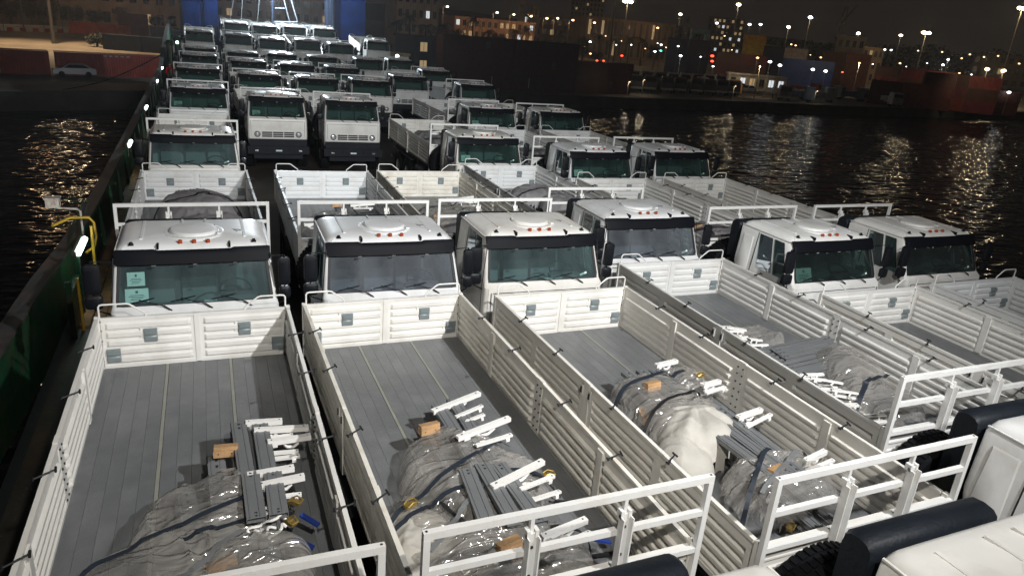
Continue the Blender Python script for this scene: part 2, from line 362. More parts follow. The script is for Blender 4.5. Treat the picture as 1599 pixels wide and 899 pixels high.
    for x in (-1.234, 1.234): b.box(x-0.008, x+0.008, y-0.008, y+0.008, zt, zt+0.004, 1)
    ML['rack_frame'] = b.mesh('rack_frame', ['rack_paint', 'chassis_black'])
    b = MB(); y = -L-0.06
    b.box(-0.05, 0.05, y-0.012, y+0.012, ZF-0.35, ZT+0.54); b.box(-0.05, -0.038, y-0.065, y-0.012, ZF-0.35, ZT+0.52); b.box(0.038, 0.05, y-0.065, y-0.012, ZF-0.35, ZT+0.52)
    b.box(-0.05, -0.02, y-0.02, y+0.045, ZT+0.50, ZT+0.57); b.box(0.02, 0.05, y-0.02, y+0.045, ZT+0.50, ZT+0.57)
    b.box(-0.016, 0.016, y+0.006, y+0.042, ZT+0.36, zt-0.06)
    for z in (ZT+0.42, ZT+0.15, ZT-0.1, ZT-0.4): b.box(-0.01, 0.01, y-0.022, y-0.012, z-0.01, z+0.01, 1)
    ML['rack_post'] = b.mesh('rack_post', ['rack_paint', 'chassis_black'])
    # bed floor
    b = MB(); b.box(-HW+0.04, HW-0.04, -L+0.04, -0.04, ZF-0.10, ZF-0.028); ML['bed_floor'] = b.mesh('bed_floor', 'chassis_black')
    b = MB(); b.box(-0.076, 0.076, -L+0.06, -0.07, -0.024, 0); ML['floor_plank'] = b.mesh('floor_plank', 'floor_paint')
    b = MB(); b.box(-0.019, 0.019, -L+0.06, -0.07, -0.024, 0.004)
    ML['floor_strip'] = b.mesh('floor_strip', 'floor_strip')
    b = MB()
    for x in PLX: b.box(x-0.076, x+0.076, -L+0.06, -0.07, ZF-0.026, ZF)
    ML['floor_planks'] = b.mesh('floor_planks', 'floor_paint')
    # T-shaped black tarp hook on the rim
    b = MB(); b.tube([(-0.12, 0.0, 0.020), (0.13, 0.05, 0.035)], 0.013, 6); b.tube([(0.125, 0.0, 0.032), (0.145, 0.10, 0.040)], 0.015, 6); b.tube([(-0.125, -0.03, 0.018), (-0.115, 0.03, 0.022)], 0.014, 6); b.tube([(-0.03, 0.015, -0.02), (-0.03, 0.015, 0.03)], 0.012, 6)
    ML['rim_hook'] = b.mesh('rim_hook', 'black_rubber', 50)
    # chassis
    b = MB()
    for s in (-1, 1):
        b.box(s*0.40-0.04, s*0.40+0.04, -L-2.7, -0.15, 0.92, 1.17)
        b.box(s*0.55-0.03, s*0.55+0.03, -L+0.1, -0.1, 1.17, ZF-0.10)
    for y in (-0.3, -1.2, -2.3, -3.4, -4.5, -5.6): b.box(-1.18, 1.18, y-0.04, y+0.04, ZF-0.19, ZF-0.101)
    for y in (-1.6, -3.0, -L-1.75): b.tube([(-0.95, y, 0.6), (0.95, y, 0.6)], 0.10, 8)
    b.lathe([(0.0, -4.9), (0.30, -4.9), (0.30, -3.9), (0.0, -3.9)], 14, 'Y', (-0.82, 0, 0.95))
    b.box(0.55, 1.1, -5.0, -4.1, 0.7, 1.2); b.box(-1.15, 1.15, -0.16, -0.06, 0.72, 0.88)
    for s in (-1, 1): b.box(s*1.03-0.22, s*1.03+0.22, -3.75, -0.85, 1.26, 1.29)
    ML['chassis'] = b.mesh('chassis', 'chassis_black', 30)
    # wheel: tyre and rim
    b = MB(); prof = [(0.30, -0.15), (0.46, -0.19), (0.56, -0.19), (0.595, -0.16), (0.60, -0.09), (0.60, 0.09), (0.595, 0.16), (0.56, 0.19), (0.46, 0.19), (0.30, 0.15)]
    b.lathe(prof, 36, 'X')
    for k in range(48):
        a = 2*math.pi*(k+0.25)/48
        for sx_ in (-1, 0, 1):
            rot = Matrix.Rotation(a, 3, 'X'); c = Vector((0.115*sx_, 0.012*sx_*sx_, 0.603)); o = rot @ c
            b.box(o.x-0.045, o.x+0.045, o.y-0.024, o.y+0.024, o.z-0.014, o.z+0.014, 0, rot)
    ML['tyre'] = b.mesh('tyre', 'tyre_rubber', 35)
    b = MB(); b.lathe([(0.0, 0.05), (0.10, 0.06), (0.12, 0.02), (0.24, 0.02), (0.29, 0.12), (0.31, 0.15), (0.305, 0.10), (0.305, -0.1), (0.31, -0.15), (0.0, -0.10)], 24, 'X'); ML['rim'] = b.mesh('rim', 'rim_grey', 35)
    # air-intake box behind the cab with its rounded top
    b = MB(); y0, y1, z0, z1 = -L-0.87, -L-0.57, 2.10, 2.92; prof = [(y0, z0), (y0, z1-0.13)]
    for k in range(7):
        a = math.pi-k*math.pi/6; ca, sa = math.cos(a), math.sin(a); prof.append(((y0+y1)/2+0.15*math.copysign(abs(ca)**0.8, ca), z1-0.13+0.13*abs(sa)**0.8))
    prof += [(y1, z0)]
    n = len(prof)
    for x, sc_ in ((-1.03, 0.9), (-0.99, 1), (0.42, 1), (0.47, 0.9)):
        for yy, zz in prof: b.v.append((x, (y0+y1)/2+(yy-(y0+y1)/2)*sc_, zz if zz < z0+0.01 else z0+(zz-z0)*(1-(1-sc_)*0.35)))
    for i in range(3):
        for j in range(n): b.f.append((i*n+j, i*n+(j+1) % n, (i+1)*n+(j+1) % n, (i+1)*n+j)); b.m.append(0)
    b.f.append(tuple(range(n))); b.f.append(tuple(range(3*n, 4*n))); b.m += [0, 0]
    b.box(-0.62, -0.56, y0-0.004, y0, 2.62, 2.70, 1)
    ML['intake_box'] = b.mesh('intake_box', ['tube_plastic', 'paper'], 40)
    cab_meshes()

PLX = []
for base in (-1.205, -0.395, 0.445-0.05):
    pass
x = -1.19+0.076
for i in range(15):
    PLX.append(x); x += 0.1545
    if i in (4, 9): x += 0.045
STX = [PLX[4]+0.0995, PLX[9]+0.0995]
_off = (PLX[0]+PLX[-1])/2
PLX = [p-_off for p in PLX]; STX = [p-_off for p in STX]

# ------------------------------------------------------------------ the cab shell as stacked rounded rings
CZ = [  # z, y_front, y_rear, half width, corner radius
    (1.06, -2.74, -1.00, 1.12, 0.08), (1.34, -2.82, -0.99, 1.15, 0.09), (1.40, -2.83, -0.98, 1.155, 0.09), (1.72, -2.82, -0.97, 1.155, 0.10), (2.03, -2.81, -0.96, 1.15, 0.10), (2.09, -2.80, -0.95, 1.145, 0.08), (2.115, -2.76, -0.95, 1.14, 0.07),
    (2.165, -2.70, -0.94, 1.13, 0.06), (2.84, -2.43, -0.93, 1.065, 0.06), (2.90, -2.40, -0.935, 1.04, 0.11), (2.945, -2.36, -0.96, 1.01, 0.12), (2.975, -2.28, -1.01, 0.95, 0.13), (2.995, -2.12, -1.12, 0.82, 0.12), (3.012, -1.95, -1.30, 0.55, 0.10)]
WB, WT = 7, 8  # windows lie between these two rings
SIDE_Y = [0.10, 0.30, 0.34, 0.60, 0.80, 0.97]   # fractions front to rear; side windows between 0->1 and 2->3
def ring(row, inset=0.0):
    z, yf, yr, hw, rc = row; yf = -L+yf+inset; yr = -L+yr-inset; hw -= inset
    pts = []
    for x in (-0.945, -0.3, 0.3, 0.945): pts.append((x*hw, yf, z))
    for a in (15, 45, 75): pts.append((hw-rc+rc*math.sin(R(a)), yf+rc-rc*math.cos(R(a)), z))
    for f in SIDE_Y: pts.append((hw, yf+rc+(yr-yf-2*rc)*f, z))
    for a in (15, 45, 75): pts.append((hw-rc+rc*math.cos(R(a)), yr-rc+rc*math.sin(R(a)), z))
    for x in (0.6, 0, -0.6): pts.append((x*hw, yr, z))
    for a in (75, 45, 15): pts.append((-(hw-rc+rc*math.cos(R(a))), yr-rc+rc*math.sin(R(a)), z))
    for f in SIDE_Y[::-1]: pts.append((-hw, yf+rc+(yr-yf-2*rc)*f, z))
    for a in (75, 45, 15): pts.append((-(hw-rc+rc*math.sin(R(a))), yf+rc-rc*math.cos(R(a)), z))
    return pts
HOLES = {0, 1, 2, 7, 9, 26, 24}  # ring segments opened for glass
def cab_shell(inset, rows, cap=True, bottom=True):
    b = MB(); rs = [ring(r_, inset) for r_ in rows]; n = len(rs[0]); b.v = [p for r_ in rs for p in r_]
    for i in range(len(rs)-1):
        for j in range(n):
            if i == WB and j in HOLES: continue
            b.f.append((i*n+j, i*n+(j+1) % n, (i+1)*n+(j+1) % n, (i+1)*n+j)); b.m.append(0)
    if cap: b.f.append(tuple(range((len(rs)-1)*n, len(rs)*n))); b.m.append(0)
    if bottom: b.f.append(tuple(range(n-1, -1, -1))); b.m.append(0)
    return b
def pane(j0, j1, inset=0.012, zi=0.0):
    r0, r1 = ring(CZ[WB]), ring(CZ[WT])
    q = [Vector(r0[j0]), Vector(r0[j1]), Vector(r1[j1]), Vector(r1[j0])]
    nrm = (q[1]-q[0]).cross(q[3]-q[0]).normalized()
    return [p-nrm*inset for p in q], nrm
def quad_round(q, rad, n=4, grow=0.0):
    """Rounded outline of a planar quad."""
    c = sum(q, Vector())/4; out = []
    for k in range(4):
        p = q[k]+(q[k]-c).normalized()*grow; a = (q[k-1]-q[k]).normalized(); b = (q[(k+1) % 4]-q[k]).normalized()
        for i in range(n+1):
            t = i/n; out.append(p+a*rad*(1-t)**2+b*rad*t**2)
    return out
def cab_meshes():
    b = cab_shell(0.0, CZ)
    for s in (-1, 1):
        o_ = [(-1.41, 1.46), (-1.41, 2.05), (-1.40, 2.15), (-1.38, 2.74), (-1.08, 2.74), (-1.06, 2.15), (-1.05, 2.05), (-1.05, 1.46)]
        sx2 = lambda z: 1.156 if z < 2.06 else 1.134-(z-2.15)*0.0963
        k = len(b.v); cyy = -1.23
        for dx, sc2 in ((0.001, 1.0), (0.012, 0.90)):
            for y_, z_ in o_: zz = 2.1+(z_-2.1)*(1-(1-sc2)*0.5); b.v.append((s*(sx2(zz)+dx), -L+cyy+(y_-cyy)*sc2, zz))
        for j in range(8): b.f.append((k+j, k+(j+1) % 8, k+8+(j+1) % 8, k+8+j)); b.m.append(0)
        for q_ in ((0, 1, 6, 7), (1, 2, 5, 6), (2, 3, 4, 5)): b.f.append(tuple(k+8+i for i in q_)); b.m.append(0)
        b.bar((s*1.052, -L-2.36, 2.895), (s*1.052, -L-0.96, 2.895), 0.022, 0.018)
    # side panel embossing behind the door, on both sides
    for s in (-1, 1):
        b.box(min(s*1.148, s*1.162), max(s*1.148, s*1.162), -L-2.55, -L-1.52, 1.60, 1.63)
    # raised lip above the windscreen and the roof's two pressed channels
    for s in (-1, 1): b.box(min(s*0.74, s*0.70), max(s*0.74, s*0.70), -L-2.12, -L-1.12, 2.985, 3.008)
    ML['cab_body'] = b.mesh('cab_body', 'white_paint', 32)
    b = cab_shell(0.035, CZ[:11], cap=True); ML['cab_lining'] = b.mesh('cab_lining', 'cab_lining', 32)
    # windscreen and its rubber surround
    q, nrm = pane(0, 3); b = MB(); b.add(q, [(0, 1, 2, 3)]); ML['windscreen'] = b.mesh('windscreen', 'windscreen_glass')
    ML['windscreen_hazy'] = b.mesh('windscreen', 'hazy_glass'); ML['windscreen_dark'] = b.mesh('windscreen', 'dark_glass')
    q, nrm = pane(0, 3, -0.004); outer = quad_round(q, 0.09, 4, 0.012); inner = quad_round(q, 0.10, 4, -0.035); b = MB(); n = len(outer)
    b.v = [tuple(p) for p in outer]+[tuple(p) for p in inner]+[tuple(p-nrm*0.014) for p in inner]
    for j in range(n): b.f += [(j, (j+1) % n, n+(j+1) % n, n+j), (n+j, n+(j+1) % n, 2*n+(j+1) % n, 2*n+j)]; b.m += [0, 0]
    ML['windscreen_seal'] = b.mesh('windscreen_seal', 'black_rubber')
    for k, seg in enumerate(((7, 8), (9, 10), (27, 26), (25, 24))):
        b = MB(); q, nrm = pane(seg[0], seg[1], 0.01); b.add(q, [(0, 1, 2, 3)])
        ML['side_window_%d' % k] = b.mesh('side_window', 'side_glass')
    for s in (-1, 1):
        b = MB()
        for y in (-2.62, -1.50):
            b.bar((s*1.150, -L+y*0.985-0.02, 2.04), (s*1.064, -L+y*0.93-0.10 if y < -2 else -L+y, 2.85), 0.012, 0.012)
            b.box(s*1.1575-0.0025, s*1.1575+0.0025, -L+y-0.006, -L+y+0.006, 1.42, 2.02)
        b.box(s*1.158-0.003, s*1.158+0.003, -L-2.62, -L-1.50, 1.405, 1.417)
        b.box(s*1.165-0.012, s*1.165+0.012, -L-1.66, -L-1.50, 1.83, 1.86)
        ML['door_seam_%d' % s] = b.mesh('door_seam', 'chassis_black')
    # sun visor: curved strip over the top third of the windscreen
    b = MB(); prof = [(0.02, 0.012), (-0.015, 0.022), (-0.05, 0.0), (-0.075, -0.05), (-0.105, -0.12), (-0.125, -0.165)]
    xs = [-1.065, -1.03, -0.62, -0.55, -0.50, -0.44, 0, 0.44, 0.50, 0.55, 0.62, 1.03, 1.065]
    for x in xs:
        e = 1.0 if abs(x) < 1.05 else 0.80; notch = 0.016 if abs(x) > 0.52 else -0.004
        for i, (dy, dz) in enumerate(prof):
            bow = 0.02*(1-(x/1.1)**2)
            b.v.append((x, -L-2.40+dy*e-bow, 2.895+dz*e+(notch if i < 2 else 0)))
    n = len(prof)
    for i in range(len(xs)-1):
        for j in range(n-1): b.f.append((i*n+j, i*n+j+1, (i+1)*n+j+1, (i+1)*n+j)); b.m.append(0)
    k = len(b.v); b.v += [(p[0], p[1]+0.012, p[2]-0.008) for p in b.v[:k]]; b.f += [tuple(q+k for q in f[::-1]) for f in b.f[:]]; b.m += b.m[:]
    for x in (-0.49, 0.49): b.box(x-0.014, x+0.014, -L-2.42, -L-2.28, 2.925, 2.985)
    for x in (-0.55, 0, 0.55): b.box(x-0.03, x+0.03, -L-2.615, -L-2.596, 2.73, 2.745, 1)
    ML['sun_visor'] = b.mesh('sun_visor', ['visor_navy', 'chrome'], 50)
    # roof hatch, marker lights, small roof lamps and the antenna foot
    b = MB(); b.lathe([(0.0, 0.075), (0.26, 0.072), (0.325, 0.062), (0.345, 0.045), (0.35, 0.020), (0.37, 0.014), (0.40, 0.020), (0.43, 0.012), (0.47, -0.03)], 36, 'Z', (0, -L-1.80, 3.0))
    b.v = [(px, py+(0.05 if False else 0), pz) for px, py, pz in b.v]
    b.box(0.325, 0.385, -L-2.05, -L-1.97, 3.02, 3.045)
    for s in (-1, 1): b.box(s*0.17-0.014, s*0.17+0.014, -L-1.42, -L-1.12, 3.0, 3.022)
    ML['roof_hatch'] = b.mesh('roof_hatch', 'white_paint', 30)
    b = MB(); b.lathe([(0.0, 0.045), (0.022, 0.04), (0.032, 0.0), (0.04, -0.02)], 10, 'Y', (0, 0, 0)); b.v = [(a_, -b_, c_) for a_, b_, c_ in b.v]; b.box(-0.038, 0.038, -0.01, 0.03, -0.035, 0.03)
    ML['marker_light'] = b.mesh('marker_light', 'marker_orange', 40)
    b = MB(); b.box(-0.035, 0.035, -0.03, 0.03, 0, 0.012); b.lathe([(0.0, 0.05), (0.022, 0.045), (0.03, 0.012)], 8, 'Z'); ML['roof_lamp'] = b.mesh('roof_lamp', 'black_plastic', 40)
    b = MB(); b.box(-0.09, 0.09, -0.006, 0.006, 0, 0.008, 0, Matrix.Rotation(R(-18), 3, 'Z')); b.box(-0.006, 0.006, -0.11, 0.0, 0, 0.008, 0, Matrix.Rotation(R(30), 3, 'Z')); b.lathe([(0.0, 0.02), (0.012, 0.0)], 8, 'Z', (-0.30, 0.1, 0.045)); ML['antenna_foot'] = b.mesh('antenna_foot', 'chassis_black')
    # front grille and lower face
    b = MB(); yf = -L-2.832
    for s in (-1, 1): b.box(s*1.04-0.004, s*1.04+0.004, yf-0.001, yf+0.01, 1.40, 2.02)
    b.box(-1.0, 1.0, yf-0.0005+0.01, yf+0.02, 2.005, 2.013)
    ML['hood_seam'] = b.mesh('hood_seam', 'chassis_black')
    b = MB(); b.box(-0.66, 0.66, yf-0.006, yf+0.03, 1.365, 1.615)
    for c in range(3):
        x0 = -0.625+c*0.425
        for r_ in range(3): b.box(x0, x0+0.395, yf-0.010, yf-0.003, 1.380+r_*0.076, 1.380+r_*0.076+0.058, 1)
    ML['grille'] = b.mesh('grille', ['white_paint', 'chassis_black'])
    b = MB(); b.lathe([(0.0, -0.03), (0.05, -0.026), (0.078, -0.012), (0.085, 0.0), (0.085, 0.04)], 20, 'Y'); ML['headlight'] = b.mesh('headlight', 'lamp_glass', 30)
    b = MB(); b.lathe([(0.083, 0.01), (0.085, -0.016), (0.103, -0.012), (0.105, 0.01)], 20, 'Y'); ML['lamp_ring'] = b.mesh('lamp_ring', 'chassis_black', 30)
    b = MB(); b.box(-1.2, 1.2, -L-2.98, -L-2.74, 0.72, 1.03); b.box(-1.12, 1.12, -L-2.90, -L-2.70, 1.03, 1.30); b.box(-0.95, 0.95, -L-2.80, -L-2.6, 0.50, 0.72, 0)
    for s in (-1, 1): b.box(s*0.42-0.025, s*0.42+0.025, -L-3.04, -L-2.98, 0.84, 0.95, 0); b.box(s*0.85-0.06, s*0.85+0.06, -L-2.988, -L-2.978, 0.83, 0.89, 1)
    b.box(-0.26, 0.26, -L-2.99, -L-2.981, 0.80, 0.91, 0)
    ML['bumper'] = b.mesh('bumper', ['bumper_navy', 'chrome'])
    b = MB(); b.box(-0.12, 0.12, -0.006, 0.006, -0.03, 0.03); ML['number_plate'] = b.mesh('number_plate', 'paper')
    # wipers
    b = MB(); P0 = Vector((0, -2.775, 2.10)); 
    b.tube([(0, 0, 0), (-0.03, -0.02, 0.03), (-0.10, 0.012, 0.075)], 0.012, 5); b.tube([(-0.10, 0.010, 0.072), (-0.42, 0.055, 0.165)], 0.007, 5); b.tube([(-0.56, 0.035, 0.125), (-0.22, 0.060, 0.185)], 0.008, 4)
    ML['wiper'] = b.mesh('wiper', 'black_plastic')
    # mirrors
    for s, nm in ((-1, 'left'), (1, 'right')):
        b = MB(); mx = 1.24 if s > 0 else -1.33; b.tube([(s*1.06, -L-2.50, 2.78), (mx, -L-2.70, 2.86), (mx, -L-2.70, 2.14), (s*1.12, -L-2.62, 2.02)], 0.013, 6)
        for z0, z1, hx in ((2.40, 2.83, 0.10 if s < 0 else 0.085), (2.18, 2.37, 0.11 if s < 0 else 0.085)):
            bb = MB(); r_ = 0.045; ys = [(-L-2.78, 0.7), (-L-2.76, 1), (-L-2.69, 1), (-L-2.685, 0.96)]
            outl = []
            cx, cz_, hz = (1.24 if s > 0 else -1.33), (z0+z1)/2, (z1-z0)/2
            for (sx_, sz_) in ((1, 1), (-1, 1), (-1, -1), (1, -1)):
                for t_ in range(4):
                    a = {(1, 1): 0, (-1, 1): 90, (-1, -1): 180, (1, -1): 270}[(sx_, sz_)]+t_*30
                    outl.append((sx_*(hx-r_)+r_*math.cos(R(a)), sz_*(hz-r_)+r_*math.sin(R(a))))
            n = len(outl)
            for yy, k_ in ys: bb.v += [(cx+u*k_, yy, cz_+v*k_) for u, v in outl]
            for i in range(3):
                for j in range(n): bb.f.append((i*n+j, i*n+(j+1) % n, (i+1)*n+(j+1) % n, (i+1)*n+j)); bb.m.append(0)
            bb.f.append(tuple(range(n))); bb.f.append(tuple(range(3*n, 4*n))); bb.m += [0, 0]
            b.add(bb.v, bb.f)
        ML['mirror_'+nm] = b.mesh('wing_mirror', 'black_plastic', 40)
    # interior
    b = MB(); b.box(-0.28, 0.28, -L-1.62, -L-1.10, 1.50, 1.66); rot = Matrix.Rotation(R(-8), 3, 'X'); b.box(-0.26, 0.26, -L-1.30, -L-1.17, 1.62, 2.36, 0, rot); b.box(-0.15, 0.15, -L-1.22, -L-1.12, 2.38, 2.60, 0, rot)
    ML['seat'] = b.mesh('seat', 'seat_cloth')
    b = MB(); b.box(-1.08, 1.08, -L-2.72, -L-2.42, 1.5, 2.10); b.box(0.25, 0.85, -L-2.45, -L-2.30, 1.95, 2.16); ML['dashboard'] = b.mesh('dashboard', 'dash_grey')
    b = MB(); pts = []
    for k in range(21):
        a = 2*math.pi*k/20; pts.append(Vector((0.235*math.cos(a), 0.235*math.sin(a)*0.85, 0.235*math.sin(a)*0.53)))
    b.tube(pts, 0.016, 6, cap=False); b.bar((-0.22, 0, 0), (0.22, 0, 0), 0.05, 0.02); b.bar((0, 0, 0), (0, -0.2, -0.35), 0.05); ML['steering_wheel'] = b.mesh('steering_wheel', 'black_plastic', 40)
    # paper sheets behind the glass (flat in x, z; tilted with the glass)
    b = MB(); b.box(-0.105, 0.105, -0.002, 0.002, -0.08, 0.08)
    b.box(-0.012, 0.012, -0.005, -0.003, 0.025, 0.055, 1)
    for z, w0, w1 in ((0.005, -0.06, 0.06), (-0.012, -0.075, 0.07), (-0.03, -0.05, 0.055), (-0.048, -0.06, 0.03)): b.box(w0, w1, -0.005, -0.003, z-0.004, z+0.002, 1)
    ML['paper_notice'] = b.mesh('paper_notice', ['paper', 'paper_ink'])
    b = MB(); b.box(-0.07, 0.07, -0.003, 0.003, -0.018, 0.018); ML['sticker_or_glint'] = b.mesh('sticker_or_glint', 'paper')

meshes()
SCREEN_TILT = math.atan2(2.70-2.43, 2.84-2.165)
def on_glass(x, z, off=0.02): return (x, -L-2.70+(z-2.165)*math.tan(SCREEN_TILT)+off, z)

GROUP = 'white flatbed trucks parked nose to tail on the ship deck'
def make_truck(lod, name='flatbed_truck'):
    t = empty(name); tag(t, 'white truck', 'truck', GROUP)
    def p(nm, key, parent=t, **k): return place(nm, ML[key], parent, **k)
    for s in ('left', 'right'):
        for k in (0, 1):
            p('side_board', 'side_board_%s_%d' % (s, k)); p('corner_post', 'corner_post_%s_%d' % (s, k))
        p('side_post', 'side_post_'+s)
    tg = p('tailgate', 'tailgate')
    for x, z in ((-0.59, -0.29), (0.62, -0.29), (-1.06, -0.56), (1.07, -0.56)): p('folding_step', 'folding_step', tg, loc=(x, -0.045, ZT+z))
    p('handle_arch', 'handle_arch', tg, loc=(-0.92, -0.025, ZT)); p('handle_arch', 'handle_arch', tg, loc=(0.92, -0.025, ZT), scale=(-1, 1, 1))
    p('headboard', 'headboard'); rk = p('rack_frame', 'rack_frame')
    for x in (-0.41, 0.41): p('rack_post', 'rack_post', rk, loc=(x, 0, 0))
    fl = p('bed_floor', 'bed_floor')
    if lod == 0:
        for x in PLX: p('floor_plank', 'floor_plank', fl, loc=(x, 0, ZF))
        for x in STX: p('floor_strip', 'floor_strip', fl, loc=(x, 0, ZF))
        for s in (-1, 1):
            for y in (-1.1, -2.25, -3.75, -4.9): p('rim_hook', 'rim_hook', loc=(s*(HW-0.03), y, ZT), rot=(0, 0, 0 if s > 0 else R(20)), scale=(0.72, 0.72, 0.72))
    else: p('floor_planks', 'floor_planks')
    p('chassis', 'chassis'); p('intake_box', 'intake_box')
    for x in (-1.03, 1.03):
        for y in (-1.6, -3.0, -L-1.75):
            wh = p('wheel', 'tyre', loc=(x, y, 0.6)); p('rim', 'rim', wh, rot=(0, 0, 0 if x > 0 else math.pi))
    wh = place('spare_wheel', ML['tyre'], t, loc=(-0.70, -L-0.30, 1.70), rot=(0, 0, R(90))); p('rim', 'rim', wh)
    cb = p('cab_body', 'cab_body'); p('cab_lining', 'cab_lining', cb); [p('side_window', 'side_window_%d' % k, cb) for k in range(4)]
    p('windscreen', 'windscreen' if lod == 0 else 'windscreen_dark'); p('windscreen_seal', 'windscreen_seal', cb)
    p('sun_visor', 'sun_visor'); p('roof_hatch', 'roof_hatch', cb)
    for x in (-0.19, 0, 0.19): p('marker_light', 'marker_light', loc=(x, -L-2.30, 2.995), scale=(0.8, 0.8, 0.8))
    for x in (-0.84, 0.84): p('roof_lamp', 'roof_lamp', loc=(x, -L-2.31, 2.968))
    p('door_seam', 'door_seam_-1', cb); p('door_seam', 'door_seam_1', cb); p('hood_seam', 'hood_seam', cb); p('grille', 'grille')
    for x in (-0.80, 0.80): h = p('headlight', 'headlight', loc=(x, -L-2.835, 1.49), scale=(1.15, 1, 1.15)); p('lamp_ring', 'lamp_ring', h)
    bp = p('bumper', 'bumper'); p('number_plate', 'number_plate', bp, loc=(0, -L-2.995, 0.86))
    for x in (-0.55, 0.0, 0.55): p('wiper', 'wiper', loc=(x+0.2, -L-2.775, 2.10))
    p('mirror', 'mirror_left'); p('mirror', 'mirror_right')
    if lod < 2:
        for x in (-0.62, 0.02, 0.60): p('seat', 'seat', loc=(x, 0, 0))
        p('dashboard', 'dashboard'); p('steering_wheel', 'steering_wheel', loc=(0.55, -L-2.25, 2.17))
        if lod == 0: p('antenna_foot', 'antenna_foot', cb, loc=(0.60, -L-1.75, 3.004))
    return t
protos = [make_truck(i) for i in range(3)]
index_kids()

# name: x, y of bed rear, yaw(deg), z, pitch, lod, options
TR = {
 'A1': (-0.24, 10.27, -0.33, 0), 'A2': (2.44, 10.32, 0.73, 0), 'A3': (5.42, 10.16, 1.13, 0), 'A4': (8.43, 11.37, 0.16, 0), 'A5': (11.42, 9.22, 0.3, 0), 'A6': (14.42, 9.30, 0.2, 0),
 'B1': (-0.26, 19.89, 0.21, 0), 'B2': (2.90, 19.92, -1.02, 0), 'B3': (5.64, 19.99, -0.95, 0), 'B4': (8.52, 20.96, -0.73, 0), 'B5': (11.40, 19.03, 0.48, 0), 'B6': (14.46, 19.02, 0.32, 0),
 'C1': (-0.32, 30.20, 0.3, 1), 'C4': (8.50, 30.85, 0.0, 1), 'C5': (11.40, 28.63, 0.2, 1), 'C6': (14.66, 28.88, 0, 1),
 'D1': (-0.14, 42.10, 0.2, 1), 'D2': (2.73, 40.09, 0.3, 1), 'D3': (5.78, 39.70, -0.4, 1), 'D5': (11.72, 39.15, 0.2, 1), 'D6': (14.95, 38.70, 0, 1),
 'E1': (-0.09, 51.80, 0, 2), 'E2': (2.83, 49.97, 0.2, 2), 'E3': (5.75, 49.42, 0, 2), 'E4': (8.67, 49.75, -0.2, 2), 'E5': (11.92, 54.05, 0.3, 2), 'E6': (15.25, 50.80, 0, 2),
 'F1': (0.0, 61.9, 0, 2), 'F2': (2.85, 59.1, 0, 2), 'F3': (5.68, 58.4, 0.3, 2), 'F4': (8.62, 58.2, -0.3, 2), 'F6': (15.6, 60.6, 0, 2),
 'G1': (0.1, 69.8, 0, 2), 'G2': (2.93, 67.5, 0.2, 2), 'G3': (5.78, 68.3, 0, 2), 'G4': (8.73, 68.1, 0, 2), 'G5': (12.43, 69.0, 0.3, 2), 'G6': (15.5, 70.9, 0, 2),
 'H1': (0.1, 80.0, 0, 2), 'H2': (3.22, 79.6, 0, 2), 'H3': (5.93, 78.2, 0, 2), 'H4': (9.03, 78.9, 0, 2), 'H5': (11.8, 78.0, 0, 2), 'H6': (16.0, 82.0, 0, 2),
 'K2': (3.5, 88.2, 0, 2), 'K3': (6.05, 87.6, 0, 2), 'K4': (9.03, 88.7, 0, 2), 'K5': (12.0, 89.2, 0, 2)}
RAMP0, SLOPE = 62.0, 0.085
ROWD = {'A': 'nearest row', 'B': 'second row', 'C': 'third row', 'D': 'fourth row, past the dark gap', 'E': 'fifth row',
        'F': 'sixth row', 'G': 'seventh row, before the ramp', 'H': 'row just short of the mast', 'K': 'farthest row under the mast'}
COLD = {'1': 'against the green bulwark', '2': 'second from the bulwark', '3': 'third from the bulwark', '4': 'fourth from the bulwark', '5': 'fifth from the bulwark', '6': 'sixth, at the starboard edge'}
LBL = {
 'A1': 'white flatbed truck beside the green bulwark, its bed heaped with large grey plastic film', 'A2': 'white flatbed truck with brass ratchet buckles and film over its bed load, second from bulwark',
 'A3': 'white flatbed truck carrying a pale canvas bundle on its bed', 'A4': 'white flatbed truck with blackish slatted stack and shiny film filling its bed',
 'A5': 'white flatbed truck with mostly empty grey bed, right of the slatted stack', 'A6': 'white flatbed truck cut by the right picture edge in the nearest row',
 'B1': 'white truck with two pale notices in its windscreen beside the green bulwark', 'B2': 'white truck with a milky blue windscreen, second cab of its row', 'B3': 'white truck with rusty tailgate steps and teal windscreen, third cab of its row',
 'B4': 'white truck with hazy violet windscreen standing slightly behind its row', 'B5': 'white truck with one large notice in its windscreen, second from the starboard edge', 'B6': 'white truck nearest the dark water on the starboard side, second row'}
glassm = {'B1': 'windscreen', 'B3': 'windscreen', 'B5': 'windscreen_dark', 'B6': 'windscreen_dark', 'B2': 'windscreen_hazy', 'B4': 'windscreen_hazy', 'C1': 'windscreen'}
rng = random.Random(5)
TRUCK = {}
for key, (x, y, yaw, lod) in TR.items():
    z = max(0, (y-RAMP0)*SLOPE); pitch = 0.0
    if key[0] in 'HK': pitch = math.atan(SLOPE)
    elif key[0] == 'G': z = max(0.0, (y-66)*0.05); pitch = z/8.6
    t = protos[lod] if False else copy_tree(protos[lod])
    t.location = (x, y, z); t.rotation_euler = (pitch, 0, R(yaw)); TRUCK[key] = t
    t['label'] = LBL.get(key, 'white truck %s, %s' % (COLD[key[1]], ROWD[key[0]]))
index_kids()
def stem_of(o): return o.name.split('.')[0]
